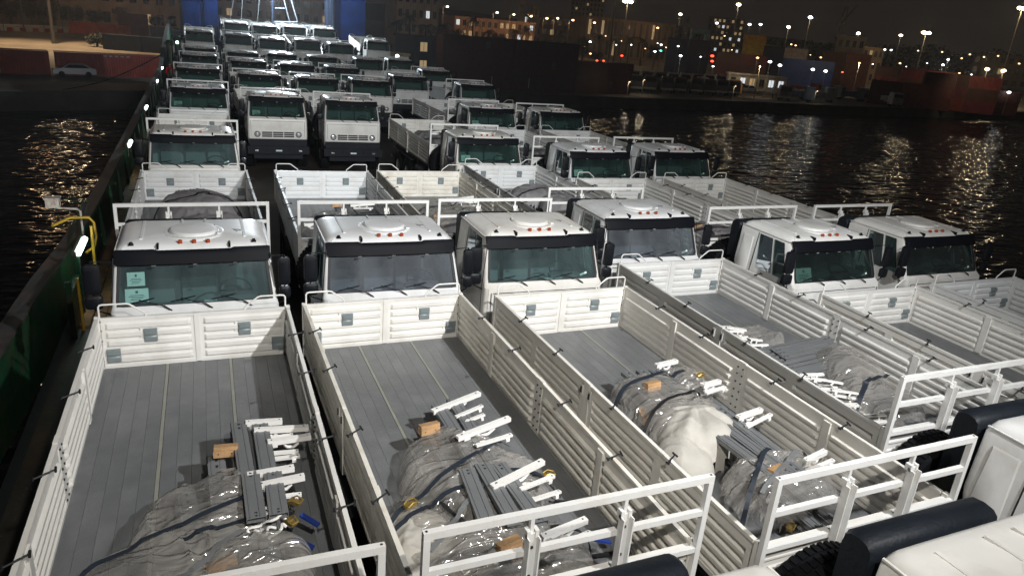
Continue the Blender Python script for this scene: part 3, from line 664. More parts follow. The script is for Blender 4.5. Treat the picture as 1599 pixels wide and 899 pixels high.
for key, t in TRUCK.items():
    tint = rng.uniform(0.93, 1.03); warm = rng.uniform(-0.02, 0.03)
    c = (tint+warm, tint, tint-warm*1.5, 1)
    for ch in kids(t):
        ch.color = c
        for g in kids(ch): g.color = c
        if stem_of(ch) == 'windscreen' and key in glassm: ch.data = ML[glassm[key]]
        if stem_of(ch) == 'windscreen':
            G = ch
    tilt = (-SCREEN_TILT, 0, 0)
    if key in ('B1', 'B5', 'C4', 'C5', 'D2', 'D5', 'D1', 'E2', 'E3'):
        place('paper_notice', ML['paper_notice'], G, loc=on_glass(-0.80, 2.30, 0.03), rot=tilt, scale=(1.45, 1, 1.25) if key != 'B5' else (1.9, 1, 1.7))
        if key == 'B1': place('paper_notice', ML['paper_notice'], G, loc=on_glass(-0.80, 2.52, 0.032), rot=tilt, scale=(1.1, 1, 1.25))
    if key[0] in 'ABCD' and key not in ('B1', 'B2'): place('sticker_or_glint', ML['sticker_or_glint'], G, loc=on_glass(0.80, 2.24, 0.02), rot=(-SCREEN_TILT, R(-20), 0))
    if key[0] in 'BC':
        for q in range(2): place('sticker_or_glint', ML['sticker_or_glint'], G, loc=(rng.uniform(-0.5, 0.75), -L-2.50, 2.112), rot=(R(90), R(rng.uniform(-20, 20)), R(rng.uniform(0, 180))), scale=(1.3, 1, rng.uniform(1.5, 4)))  # pale slips on the dash standing in for bright reflection spots
    if key in ('B3', 'A2', 'C6', 'D3'):
        for ch in kids(t):
            if stem_of(ch) in ('side_board', 'tailgate', 'side_post') and not (key != 'B3' and stem_of(ch) == 'tailgate'):
                if ch.name and not ch.get('own'):
                    nm = ch.data.name.split('.')[0]; ck = 'dirty_'+ch.data.name
                    if ck not in ML:
                        ML[ck] = ch.data.copy(); ML[ck].materials[0] = MATS['dirty_board_paint']
                    ch.data = ML[ck]
for t in protos:
    def rm(o):
        for ch in kids(o): rm(ch)
        bpy.data.objects.remove(o)
    rm(t)
index_kids()
# ------------------------------------------------------------------ bed loads
def film_mesh(humps, x0, x1, y0, y1, seed, nx=64, ny=64, cut=0.05, crumple=0.035, matn='plastic_film', namesfx='plastic_film', radial=None):
    """A crumpled sheet draped over rounded heaps; humps: (cx, cy, rx, ry, h, power)"""
    def h(x, y):
        v = 0
        for cx, cy_, rx, ry, hh, pw in humps:
            d = abs((x-cx)/rx)**pw+abs((y-cy_)/ry)**pw
            if d < 1.3: v = max(v, hh*(1-(d/1.3)**2)**0.6 if d < 1.3 else 0)
        n = noise.noise(Vector((x*2.0+seed, y*2.0, seed*0.7)))
        w1 = noise.noise(Vector((x*1.3, y*1.3, seed)))*2
        rd = 1-abs(noise.noise(Vector(((x*0.9+y*0.5)*2.6+w1, (y*0.9-x*0.5)*1.1+seed, 1.7))))*2.2
        r2 = 1-abs(noise.noise(Vector(((y*0.95-x*0.3)*4.5-w1, (x+y*0.3)*1.5+seed, 4.1))))*2.2
        if radial:
            ax, ay = x-radial[0], y-radial[1]; th = math.atan2(ay, ax); rr_ = math.hypot(ax, ay)
            f = math.sin(th*7+n*1.5)+0.6*math.sin(th*13+1+w1)
            return v+(n*0.4+f*min(1, rr_*2.2)*0.8+max(0, rd)**4*0.6)*crumple, v
        ten = math.sin((x*0.8+y*0.45)*19+w1*3+n*2)*max(0, math.sin((x*0.4-y)*2.3+seed))
        return v+(n*0.8+max(0, rd)**3*0.9+max(0, r2)**3*0.4+ten*0.22)*crumple*(1 if v > 0.04 else 0.4), v
    b = MB(); idx = {}
    for i in range(nx+1):
        for j in range(ny+1):
            x = x0+(x1-x0)*i/nx; y = y0+(y1-y0)*j/ny; z, v = h(x, y)
            x += noise.noise(Vector((x*3, y*3, seed)))*0.03; idx[i, j] = (len(b.v), v); b.v.append((x, y, ZF+max(0.012, z)))
    for i in range(nx):
        for j in range(ny):
            q = [idx[i, j], idx[i+1, j], idx[i+1, j+1], idx[i, j+1]]
            if min(k[1] for k in q) > cut*(0.3+0.7*abs(noise.noise(Vector((i*0.2, j*0.2, seed))))): b.f.append(tuple(k[0] for k in q)); b.m.append(0)
    me = b.mesh(namesfx, matn, 75)
    bm = bmesh.new(); bm.from_mesh(me); bmesh.ops.delete(bm, geom=[v for v in bm.verts if not v.link_faces], context='VERTS'); bm.to_mesh(me); bm.free()
    return me, (lambda x, y: ZF+max(0.02, h(x, y)[0]))
def strap_mesh(pts, hf, wid=0.045, matn='strap_navy', lift=0.014, n=28):
    b = MB(); seq = []
    for a, c in zip(pts[:-1], pts[1:]):
        for k in range(n):
            t = k/n; seq.append((a[0]+(c[0]-a[0])*t, a[1]+(c[1]-a[1])*t))
    seq.append(pts[-1]); zs = [hf(*p)+lift for p in seq]
    zs = [max(zs[max(0, i-3):i+4]) for i in range(len(zs))]          # pulled tight over the bumps
    for i, p in enumerate(seq):
        q = seq[min(i+1, len(seq)-1)]; r_ = seq[max(i-1, 0)]; d = Vector((q[0]-r_[0], q[1]-r_[1], 0)).normalized(); s = Vector((-d.y, d.x, 0))*wid/2
        tw = 0.25*math.sin(i*0.3); 
        b.v += [(p[0]-s.x, p[1]-s.y, zs[i]-0.01*tw), (p[0]+s.x, p[1]+s.y, zs[i]+0.01*tw), (p[0]+s.x, p[1]+s.y, zs[i]+0.01*tw+0.004), (p[0]-s.x, p[1]-s.y, zs[i]-0.01*tw+0.004)]
    for i in range(len(seq)-1):
        for j in range(4): b.f.append((i*4+j, i*4+(j+1) % 4, (i+1)*4+(j+1) % 4, (i+1)*4+j)); b.m.append(0)
    return b.mesh('tie_strap', matn)
# bow end: flat bar with bolt holes, a cast hook under it
b = MB(); b.box(0, 0.46, -0.028, 0.028, -0.012, 0.012)
b.box(-0.0, 0.46, -0.028, -0.022, -0.03, -0.012)
for x in (0.04, 0.42): b.lathe([(0.0, 0.0135), (0.009, 0.0135)], 8, 'Z', (x, 0, 0), 1)
b.tube([(0.30, 0, -0.02), (0.32, 0.0, -0.055), (0.27, 0, -0.085), (0.20, 0, -0.075), (0.17, 0, -0.045)], 0.014, 6)
b.box(0.05, 0.10, -0.03, 0.03, -0.05, -0.012)
ML['bow_bar'] = b.mesh('bow_bar', ['hook_white', 'chassis_black'], 40)
b = MB(); b.box(0, 0.40, -0.02, 0.02, -0.01, 0.01); b.box(0.32, 0.36, -0.03, 0.03, -0.04, -0.01); b.lathe([(0.0, 0.0112), (0.008, 0.0112)], 8, 'Z', (0.375, 0, 0), 1)
b.tube([(0.12, 0.02, -0.01), (0.16, 0.05, -0.03), (0.14, 0.085, -0.04), (0.09, 0.08, -0.035)], 0.011, 6)
ML['bow_bar_short'] = b.mesh('bow_bar', ['hook_white', 'chassis_black'], 40)
b = MB(); b.box(-0.5, 0.5, -0.085, 0.085, 0, 0.006); b.box(-0.5, 0.5, -0.085, -0.079, 0.006, 0.05); b.box(-0.5, 0.5, 0.079, 0.085, 0.006, 0.05); b.box(-0.5, 0.5, -0.085, 0.085, 0.044, 0.050); b.box(-0.495, 0.495, -0.055, -0.030, 0.050, 0.057); b.box(-0.495, 0.495, 0.030, 0.055, 0.050, 0.057); [b.box(x-0.012, x+0.012, -0.012, 0.012, 0.050, 0.0515, 1) for x in (-0.46, -0.40, 0.40, 0.46)]
ML['steel_panel'] = b.mesh('steel_panel', ['panel_grey', 'chassis_black'])
b = MB(); b.box(-0.12, 0.12, -0.045, 0.045, -0.055, 0.020); b.box(-0.115, 0.123, -0.035, 0.050, 0.022, 0.058); [b.box(x-0.006, x+0.006, -0.047, -0.044, -0.02, -0.008, 1) for x in (-0.07, 0.06)]; ML['wood_block'] = b.mesh('wood_block', ['wood', 'chassis_black'])
b = MB(); b.box(-0.06, 0.06, -0.03, 0.03, 0, 0.03); b.tube([(-0.05, -0.035, 0.03), (0.0, -0.04, 0.06), (0.07, -0.035, 0.04)], 0.008, 5); b.tube([(-0.05, 0.035, 0.03), (0.0, 0.04, 0.06), (0.07, 0.035, 0.04)], 0.008, 5); b.tube([(0.07, -0.035, 0.04), (0.07, 0.035, 0.04)], 0.011, 6); b.tube([(0, -0.035, 0.02), (0, 0.035, 0.02)], 0.018, 8)
ML['ratchet_buckle'] = b.mesh('ratchet_buckle', 'brass', 40)
b = MB(); b.box(-0.10, 0.10, -0.026, 0.026, 0, 0.02); ML['blue_wrap'] = b.mesh('blue_wrap', 'strap_blue')
b = MB()
for k in range(4):
    b.tube([(0.16*math.cos(a*0.35+k)*0.6-0.02*k, -0.10+0.065*k+0.03*math.sin(a), 0.02+0.045*math.sin(a*0.45)) for a in range(0, 9)], 0.014, 6)
ML['hose_coil'] = b.mesh('hose_coil', 'hook_white', 50)
b = MB()
for k in range(9): b.box(-0.72, 0.72, -0.012, 0.012, 0.02+0.0*k, 0.44, 0, None, None) if False else b.box(-0.72, 0.72, k*0.062-0.25-0.012, k*0.062-0.25+0.012, 0.0, 0.40)
ML['stake_slats'] = b.mesh('stake_slats', 'panel_grey')

def cargo(key, label, films, bars=(), shorts=(), panels=(), blocks=(), straps=(), buckles=(), hoses=(), wraps=(), canvas=None, group='strapped bundles of loose truck parts lying in the beds'):
    t = TRUCK[key]; e = empty('cargo_bundle', t.location, t.rotation_euler); tag(e, label, 'bundle', group)
    hf = None
    for i, (humps, rect, seed, kw) in enumerate(films):
        me, h = film_mesh(humps, *rect, seed, **kw); place(me.name.split('.')[0], me, e)
        f0 = hf; hf = (lambda x, y, a=f0, b_=h: max(a(x, y), b_(x, y))) if f0 else h
    if hf is None: hf = lambda x, y: ZF
    for x, y, z, a, sc_ in bars: place('bow_bar', ML['bow_bar'], e, (x, y, ZF+z), (0, R(rng.uniform(-5, 3)), R(a)), (sc_, 1.15, 1.3))
    for x, y, z, a, sc_ in shorts: place('bow_bar', ML['bow_bar_short'], e, (x, y, ZF+z), (R(rng.uniform(-12, 12)), R(rng.uniform(-8, 4)), R(a)), (sc_, 1.2, 1.3))
    for x, y, z, a, ln in panels: place('steel_panel', ML['steel_panel'], e, (x, y, ZF+z), (0, R(rng.uniform(-1.5, 1.5)), R(a)), (ln, 1, 1))
    for x, y, z, a in blocks: place('wood_block', ML['wood_block'], e, (x, y, ZF+z), (R(-8), R(rng.uniform(-6, 6)), R(a)))
    for pts, wd, mt in straps: place('tie_strap', strap_mesh(pts, hf, wd, mt), e)
    for x, y, z, a in buckles: place('ratchet_buckle', ML['ratchet_buckle'], e, (x, y, max(hf(x, y), ZF+z)+0.01), (0, 0, R(a)))
    for x, y, z, a in hoses: place('hose_coil', ML['hose_coil'], e, (x, y, ZF+z), (0, 0, R(a)))
    for x, y, z, a in wraps: place('blue_wrap', ML['blue_wrap'], e, (x, y, ZF+z), (0, R(20), R(a)))
    return e
N, K = 'strap_navy', 'strap_black'
P90 = lambda x, y, z, ln, a=90: (x, y, z, a, ln)
cargo('A1', 'large grey plastic film heaped over steel panels in the bed beside the bulwark',
  [([(-0.05, -4.35, 0.50, 0.85, 0.40, 2.2), (-0.35, -5.1, 0.62, 0.85, 0.40, 2.2), (0.30, -4.0, 0.42, 0.62, 0.44, 2.4), (0.15, -5.3, 0.75, 0.65, 0.38, 2.5)], (-1.2, 0.95, -6.0, -3.1), 3.1, dict(nx=90, ny=110, crumple=0.05)),
   ([(0.50, -5.05, 0.46, 0.5, 0.50, 3.0)], (-0.05, 1.05, -5.7, -4.4), 8.4, dict(crumple=0.03))],
  bars=[(0.50, -2.72, 0.46, -2, 0.85), (0.58, -2.90, 0.46, -3, 1.25), (0.70, -3.18, 0.46, 1, 0.98), (0.45, -3.80, 0.50, 2, 1.0), (0.55, -4.0, 0.50, 1, 0.95)],
  shorts=[(0.66, -3.04, 0.42, 4, 0.8), (0.72, -3.32, 0.40, -4, 0.7), (0.60, -3.46, 0.42, 0, 1.0), (0.55, -3.90, 0.44, 3, 0.9), (0.62, -4.12, 0.42, -3, 0.8)],
  panels=[P90(0.45, -3.35, 0.40, 1.35, 92), P90(0.66, -3.35, 0.40, 1.35, 91), P90(0.50, -4.15, 0.47, 0.75, 91), P90(0.70, -4.15, 0.46, 0.7, 90), P90(0.22, -3.6, 0.28, 1.0, 95), P90(0.22, -4.3, 0.33, 1.9, 92), P90(0.0, -4.6, 0.26, 1.9, 96), P90(0.42, -3.8, 0.30, 2.2, 90), P90(0.60, -3.8, 0.29, 2.2, 90), P90(0.42, -3.8, 0.10, 2.2, 89), P90(0.60, -3.8, 0.10, 2.2, 91)],
  blocks=[(0.28, -3.20, 0.43, -2), (0.20, -4.9, 0.36, 20)],
  straps=[([(-1.15, -4.95), (-0.75, -4.62), (0.55, -4.05), (0.85, -4.15)], 0.05, N), ([(-0.1, -4.52), (0.5, -4.38), (0.95, -4.5)], 0.045, N), ([(-0.45, -5.25), (0.1, -4.85), (0.42, -4.55)], 0.05, 'panel_grey'), ([(0.3, -3.42), (0.62, -3.30)], 0.035, K), ([(0.05, -5.3), (0.4, -5.22)], 0.05, K)],
  buckles=[(0.86, -4.28, 0.42, -35), (0.80, -4.48, 0.36, -60)], hoses=[(0.66, -4.38, 0.40, 0), (0.62, -4.52, 0.36, 40)], wraps=[(0.98, -4.40, 0.30, -38), (0.9, -4.62, 0.22, -30)])
b = MB(); b.tube([(0.86, -4.30, 0.40), (1.0, -4.42, 0.28), (1.12, -4.66, 0.05)], 0.022, 6); b.tube([(0.82, -4.5, 0.34), (0.98, -4.62, 0.16), (1.12, -4.70, 0.04)], 0.018, 6); b.v = [(x, y, z+ZF) for x, y, z in b.v]
cargo('A2', 'crumpled film, white bars and a brass buckle in the second nearest bed',
  [([(-0.10, -4.2, 0.62, 1.0, 0.42, 2.3), (-0.65, -4.9, 0.42, 0.7, 0.34, 2.2), (0.35, -4.2, 0.40, 0.5, 0.32, 2.0)], (-1.15, 0.95, -5.6, -3.1), 12.3, dict(nx=90, ny=100, crumple=0.055)),
   ([(-0.1, -5.55, 0.7, 0.55, 0.42, 2.6)], (-0.9, 0.75, -6.15, -4.9), 17.7, dict(crumple=0.05)),
   ([(-0.80, -5.05, 0.38, 0.65, 0.30, 2.5)], (-1.2, -0.3, -5.8, -4.3), 23.1, dict(crumple=0.05, matn='canvas', namesfx='canvas_sheet'))],
  bars=[(-0.12, -2.93, 0.40, 21, 1.65), (-0.08, -3.72, 0.50, 15, 1.6), (-0.05, -4.70, 0.52, 17, 1.5), (0.15, -5.47, 0.46, 8, 1.1)],
  shorts=[(0.12, -3.10, 0.38, 16, 1.0), (0.15, -3.22, 0.36, 10, 0.8), (0.08, -3.90, 0.48, 8, 1.15), (0.22, -4.80, 0.50, 14, 1.1), (0.25, -4.95, 0.46, 12, 1.0), (0.2, -5.6, 0.42, 10, 1.1)],
  panels=[P90(0.02, -3.5, 0.33, 1.5, 91), P90(0.22, -3.4, 0.33, 1.5, 89), P90(-0.22, -4.75, 0.44, 0.9, 84), P90(0.0, -4.75, 0.45, 1.0, 88), P90(0.2, -4.8, 0.44, 1.0, 92), P90(0.05, -4.4, 0.18, 3.0, 90), P90(0.25, -4.4, 0.10, 3.0, 90), P90(-0.15, -4.4, 0.10, 2.8, 90)],
  blocks=[(-0.27, -3.30, 0.40, 10), (-0.18, -5.48, 0.44, 14)],
  straps=[([(-1.15, -4.75), (-0.2, -4.15), (0.55, -3.75)], 0.05, N), ([(-1.1, -4.85), (-0.4, -4.55), (0.25, -4.35), (0.9, -4.45)], 0.05, N), ([(-0.85, -5.25), (-0.3, -4.75), (0.15, -4.35)], 0.05, 'panel_grey'), ([(-0.55, -4.62), (-0.42, -4.95)], 0.05, K), ([(0.55, -4.4), (1.05, -4.62)], 0.05, K), ([(0.3, -5.35), (1.1, -5.45)], 0.05, K)],
  buckles=[(-0.86, -4.62, 0.2, 25), (0.80, -4.30, 0.2, -10)], wraps=[(0.85, -5.42, 0.2, -5)])
cargo('A3', 'film-wrapped load with a large pale canvas bundle and wood blocks, in the third bed',
  [([(-0.05, -2.95, 0.50, 0.52, 0.46, 2.8)], (-0.8, 0.8, -3.7, -2.2), 31.0, dict(crumple=0.03)),
   ([(0.75, -2.6, 0.28, 0.45, 0.34, 2.0)], (0.4, 1.1, -3.1, -2.1), 34.0, dict(crumple=0.05, nx=36, ny=40)),
   ([(-0.05, -3.90, 0.50, 0.44, 0.54, 2.3), (-0.48, -4.22, 0.32, 0.36, 0.40, 2.2)], (-0.95, 0.6, -4.9, -3.2), 41.0, dict(crumple=0.036, radial=(0.05, -3.65), matn='canvas', namesfx='canvas_sheet', nx=80, ny=80)),
   ([(-0.0, -3.55, 0.60, 0.50, 0.46, 2.3)], (-0.95, 0.95, -4.6, -2.9), 47.0, dict(crumple=0.04)),
   ([(0.25, -5.05, 0.62, 0.48, 0.46, 2.4)], (-0.65, 1.12, -5.7, -4.4), 53.0, dict(crumple=0.05))],
  bars=[(0.40, -2.28, 0.40, 8, 0.9), (0.55, -3.15, 0.50, 12, 0.8), (0.42, -4.02, 0.52, 12, 1.05), (0.6, -4.98, 0.46, 12, 0.9)],
  shorts=[(0.5, -3.3, 0.46, 12, 1.0), (0.42, -4.2, 0.48, 12, 1.2), (0.5, -5.12, 0.44, 8, 1.2)],
  panels=[P90(0.0, -4.45, 0.42, 1.5, 92), P90(0.2, -4.4, 0.42, 1.5, 90), P90(0.4, -4.4, 0.41, 1.5, 88), P90(0.1, -3.2, 0.34, 1.7, 90), P90(0.32, -3.2, 0.34, 1.7, 90), P90(-0.12, -3.2, 0.33, 1.7, 92), P90(0.1, -5.2, 0.2, 1.3, 90), P90(0.35, -5.2, 0.2, 1.3, 88)],
  blocks=[(-0.12, -2.95, 0.47, 10), (-0.45, -3.3, 0.26, 75), (0.12, -5.05, 0.45, 14)],
  straps=[([(-0.65, -2.9), (-0.2, -2.75), (0.7, -2.55)], 0.06, N), ([(-0.75, -3.7), (-0.2, -3.35), (0.8, -3.1)], 0.045, K), ([(-0.6, -5.4), (0.2, -4.75), (0.9, -4.4)], 0.05, N), ([(-0.3, -5.3), (0.6, -4.85), (1.05, -4.7)], 0.05, 'panel_grey')],
  buckles=[(0.85, -2.72, 0.2, 0), (-0.05, -5.55, 0.1, 30)])
e4 = cargo('A4', 'long film-covered load of dark slatted stake sides with spiky white ends, in the fourth bed',
  [([(0.45, -4.2, 0.5, 0.55, 0.55, 2.4), (0.15, -4.95, 0.6, 0.65, 0.48, 2.2)], (-0.6, 1.1, -5.8, -3.5), 61.0, dict(crumple=0.05, nx=80, ny=100)), ([(-0.1, -2.75, 0.5, 0.4, 0.38, 2.2)], (-0.7, 0.6, -3.2, -2.3), 66.0, dict(crumple=0.06))],
  bars=[(-0.75, -2.6+0.0, 0.34, 160, 0.6), (-0.45, -2.5, 0.40, 170, 0.8), (-0.3, -2.7, 0.42, 150, 0.7), (-0.5, -4.4, 0.42, 165, 0.7), (-0.45, -5.2, 0.40, 170, 0.8)],
  shorts=[(-0.4+0.02*k, -2.75-0.09*k, 0.42-0.05*(k % 4), 168+5*(k % 3), 0.9) for k in range(7)]+[(-0.35+0.03*(k % 3), -4.45-0.06*k, 0.48-0.07*(k % 5), 172-9*(k % 3), 1.0+0.15*(k % 2)) for k in range(14)]+[(-0.45+0.03*(k % 3), -3.15-0.05*k, 0.46-0.08*(k % 4), 165+8*(k % 3), 0.9) for k in range(9)]+[(-0.2, -5.45-0.05*k, 0.35-0.06*(k % 3), 175, 1.0) for k in range(4)],
  panels=[P90(0.1, -5.3, 0.25, 1.0, 92), P90(0.3, -5.3, 0.22, 1.0, 90)]+[(0.1, -3.55-0.09*k, 0.46-0.02*k, 8, 1.35) for k in range(7)],
  straps=[([(-0.8, -4.3), (0.0, -3.75), (0.9, -3.3)], 0.045, 'panel_grey'), ([(-0.6, -3.7), (0.3, -3.55), (0.9, -3.6)], 0.06, K), ([(-0.6, -5.3), (0.0, -4.9), (0.8, -4.6)], 0.06, N)])
place('stake_slats', ML['stake_slats'], e4, (-0.1, -3.75, ZF+0.02), (R(4), 0, R(8)), (0.9, 1.5, 1.1))
cargo('A5', 'white bars and black straps lying low in the bed near its rack, fifth bed', [([(0.1, -4.3, 0.6, 0.6, 0.34, 2.2)], (-0.7, 0.9, -5.1, -3.6), 71.0, dict(crumple=0.05))], bars=[(-0.4, -3.4, 0.30, 5, 1.5), (-0.3, -3.6, 0.28, 8, 1.4), (-0.2, -3.8, 0.3, 3, 1.4)], panels=[P90(0.2, -4.2, 0.12, 2.0, 90)], straps=[([(-0.7, -4.4), (0.7, -3.9)], 0.05, K)])
cargo('B1', 'wrinkled grey tarpaulin covering a mound, in the bed behind the first cab', [([(0.05, -2.0, 0.80, 1.2, 0.55, 2.2), (0.3, -3.4, 0.7, 0.9, 0.4, 2.2)], (-0.9, 1.1, -4.4, -0.7), 81.0, dict(crumple=0.05, matn='grey_tarp', namesfx='tarpaulin'))], straps=[([(-0.9, -2.6), (0.2, -1.9), (1.1, -2.8)], 0.05, K)])
cargo('B2', 'white bars and wood block on steel panels behind the milky windscreen cab', [([(0.0, -3.5, 0.9, 0.9, 0.36, 2.2)], (-1.05, 1.0, -4.6, -2.5), 91.0, dict(crumple=0.05))], bars=[(0.4, -2.2, 0.40, 0, 1.3), (0.35, -2.45, 0.40, 3, 1.3), (-0.9, -3.9, 0.34, 10, 1.6)], shorts=[(0.4, -2.6, 0.36, 0, 1.2), (-0.8, -4.1, 0.3, 8, 1.4)], panels=[P90(0.3, -3.0, 0.3, 2.0, 90), P90(0.5, -3.0, 0.3, 2.0, 91), P90(0.1, -3.0, 0.2, 2.0, 89)], blocks=[(0.05, -2.3, 0.38, 0)], straps=[([(-1.0, -3.6), (1.0, -3.0)], 0.05, K)])
cargo('B3', 'brown and grey wrapped parts with long bars in the rusty-stepped bed', [([(0.1, -3.2, 0.8, 1.2, 0.42, 2.2)], (-0.9, 1.1, -4.6, -2.1), 101.0, dict(crumple=0.06)), ([(0.2, -4.2, 0.6, 0.6, 0.40, 2.2)], (-0.5, 0.9, -4.9, -3.5), 103.0, dict(crumple=0.05, matn='grey_tarp', namesfx='tarpaulin'))], bars=[(0.3, -1.8, 0.36, 18, 1.6), (0.2, -2.1, 0.40, 14, 1.8), (0.2, -2.5, 0.42, 12, 1.8)], shorts=[(0.4, -2.8, 0.4, 12, 1.4)], panels=[P90(0.3, -2.9, 0.30, 2.2, 90), P90(0.5, -2.9, 0.30, 2.2, 88)], blocks=[(-0.5, -3.6, 0.35, 70)], straps=[([(-0.9, -3.2), (1.0, -2.6)], 0.05, N)])
cargo('B4', 'grey wrapped mounds strapped down behind the cab with hazy violet glass', [([(0.3, -2.2, 0.7, 0.7, 0.50, 2.2), (0.6, -3.3, 0.55, 0.7, 0.5, 2.2)], (-0.6, 1.15, -4.2, -1.3), 111.0, dict(crumple=0.05, matn='grey_tarp', namesfx='tarpaulin'))], bars=[(-0.5, -1.8, 0.2, 0, 1.4), (-0.5, -2.0, 0.2, 0, 1.4), (-0.5, -2.2, 0.2, 0, 1.4)], straps=[([(-0.4, -2.6), (1.1, -2.3)], 0.05, K)])
cargo('B5', 'low wrapped stack with an orange wood block, in the fifth bed of the second row', [([(0.5, -4.6, 0.6, 0.8, 0.46, 2.2)], (-0.3, 1.15, -5.6, -3.6), 121.0, dict(crumple=0.05, matn='grey_tarp', namesfx='tarpaulin'))], blocks=[(0.1, -4.3, 0.42, 0)], panels=[P90(0.1, -4.6, 0.3, 1.6, 90)])
cargo('C4', 'pale crumpled wrapping heaped in the bed of the third row beside the deck gap', [([(0.2, -2.2, 0.8, 1.6, 0.44, 2.2)], (-0.8, 1.1, -4.4, -0.6), 131.0, dict(crumple=0.06, matn='grey_tarp', namesfx='tarpaulin'))], bars=[(0.0, -2.0, 0.5, 10, 1.8)])
cargo('C5', 'dark grey wrapped coil of parts just behind the third-row cab', [([(0.1, -3.9, 0.9, 1.2, 0.50, 2.2)], (-1.0, 1.1, -5.4, -2.6), 141.0, dict(crumple=0.05, matn='grey_tarp', namesfx='tarpaulin'))], straps=[([(-0.9, -4.2), (1.0, -3.6)], 0.06, K)])
cargo('D5', 'pale bundle with a teal buckle in the fourth-row bed', [([(0.3, -3.0, 0.7, 1.4, 0.46, 2.2)], (-0.5, 1.1, -4.9, -1.6), 151.0, dict(crumple=0.06, matn='grey_tarp', namesfx='tarpaulin'))], bars=[(0.0, -3.0, 0.5, 60, 1.5)])

# ------------------------------------------------------------------ the ship: deck, ramp, hull, bulwark
b = MB(); b.add([(-2.65, -6, 0), (17.6, -6, 0), (17.6, 62, 0), (-2.65, 62, 0)], [(0, 1, 2, 3)]); zr = 30*SLOPE
b.add([(-2.65, 62, 0), (17.6, 62, 0), (17.9, 92, zr), (-2.65, 92, zr)], [(0, 1, 2, 3)])
struct(build(b, 'ship_deck', 'deck_steel'))
b = MB()
def hull_side(x, xi):
    b.add([(x, -6, 0), (x, 62, 0), (x, 92, zr), (xi, 90, -5.6), (x, 60, -5.6), (x, -6, -5.6)], [(0, 1, 4, 5), (1, 2, 3, 4)])
hull_side(-2.80, -1.2); hull_side(17.95, 16.2)
b.add([(-2.80, 92, zr), (17.95, 92, zr), (16.2, 90, -5.6), (-1.2, 90, -5.6)], [(0, 1, 2, 3)])
for x0, x1 in ((-2.80, -2.65), (17.6, 17.95)): b.add([(x0, -6, -0.004), (x1, -6, -0.004), (x1, 62, -0.004), (x0, 62, -0.004), (x1, 92, zr-0.004), (x0, 92, zr-0.004)], [(0, 1, 2, 3), (3, 2, 4, 5)])
struct(build(b, 'ship_hull', 'chassis_black'))
# edge beam with low rail on the starboard side
e = empty('deck_edge_rail', (17.7, 30, 0)); tag(e, 'low dark rail along the starboard deck edge beside the black water', 'rail')
b = MB(); b.box(-0.06, 0.06, -34, 32, 0.0, 0.22); build(b, 'edge_beam', 'chassis_black', e)
b = MB(); b.tube([(0, -34, 0.75), (0, 32, 0.75)], 0.02, 6); b.tube([(0, -34, 0.45), (0, 32, 0.45)], 0.015, 6); build(b, 'rail_bar', 'chassis_black', e)
st = MB(); st.tube([(0, 0, 0.22), (0, 0, 0.75)], 0.02, 6); stm = st.mesh('stanchion', 'chassis_black')
for k in range(23): place('stanchion', stm, e, (0, -33.5+k*2.9, 0))
# orange-brown timber walkway boards beside the bulwark
e = empty('timber_walkway', (-2.05, 22, 0)); tag(e, 'worn orange brown planks on the deck between the bulwark and first trucks', 'walkway')
pl = MB(); pl.box(-0.11, 0.11, -1.48, 1.48, 0.0, 0.05); plm = pl.mesh('plank', 'deck_wood')
for j in range(10):
    for i in range(4): place('plank', plm, e, (-0.40+i*0.235+rng.uniform(-0.012, 0.012), -5.0+j*3.0+rng.uniform(-0.02, 0.02), 0.002+rng.uniform(0, 0.006)), (0, 0, R(rng.uniform(-0.4, 0.4))))
# bulwark
BW = [(-3.25, -3, 0.9), (-3.20, 9, 1.0), (-3.02, 12, 1.15), (-2.90, 15, 1.2), (-2.74, 17.5, 1.2), (-2.66, 22, 1.2), (-2.64, 30, 1.2), (-2.66, 45, 1.2), (-2.66, 62, 1.25), (-2.66, 76, 2.9), (-2.66, 92, 4.2)]
e = empty('bulwark', (-2.7, 30, 0)); tag(e, 'green painted steel bulwark with dark rim along the port deck edge', 'bulwark')
off = Vector((2.7, -30, 0))
def bwz(y): return 0 if y < 62 else (y-62)*SLOPE
b = MB()
for x, y, z in BW: b.v += [tuple(Vector((x, y, bwz(y)-0.3))+off), tuple(Vector((x, y, z))+off), tuple(Vector((x-0.03, y, z))+off), tuple(Vector((x-0.03, y, bwz(y)-0.3))+off)]
for i in range(len(BW)-1):
    for j in range(4): b.f.append((i*4+j, i*4+(j+1) % 4, (i+1)*4+(j+1) % 4, (i+1)*4+j)); b.m.append(0)
build(b, 'bulwark_plate', 'hull_green', e)
b = MB()
for x, y, z in BW: b.v += [tuple(Vector((x+0.05, y, z))+off), tuple(Vector((x+0.05, y, z+0.05))+off), tuple(Vector((x-0.24, y, z+0.05))+off), tuple(Vector((x-0.24, y, z))+off)]
for i in range(len(BW)-1):
    for j in range(4): b.f.append((i*4+j, i*4+(j+1) % 4, (i+1)*4+(j+1) % 4, (i+1)*4+j)); b.m.append(0)
build(b, 'bulwark_rim', 'rail_grey', e)
def bw_at(y):
    for (x0, y0, z0), (x1, y1, z1) in zip(BW, BW[1:]):
        if y0 <= y <= y1:
            t = (y-y0)/(y1-y0); return x0+(x1-x0)*t, z0+(z1-z0)*t
    return BW[-1][0], BW[-1][2]
brk = MB(); brk.v = [(0, -0.01, 0), (0, 0.01, 0), (0.12, -0.01, 0), (0.12, 0.01, 0), (0.04, -0.01, 1.0), (0.04, 0.01, 1.0), (0, -0.01, 1.1), (0, 0.01, 1.1)]
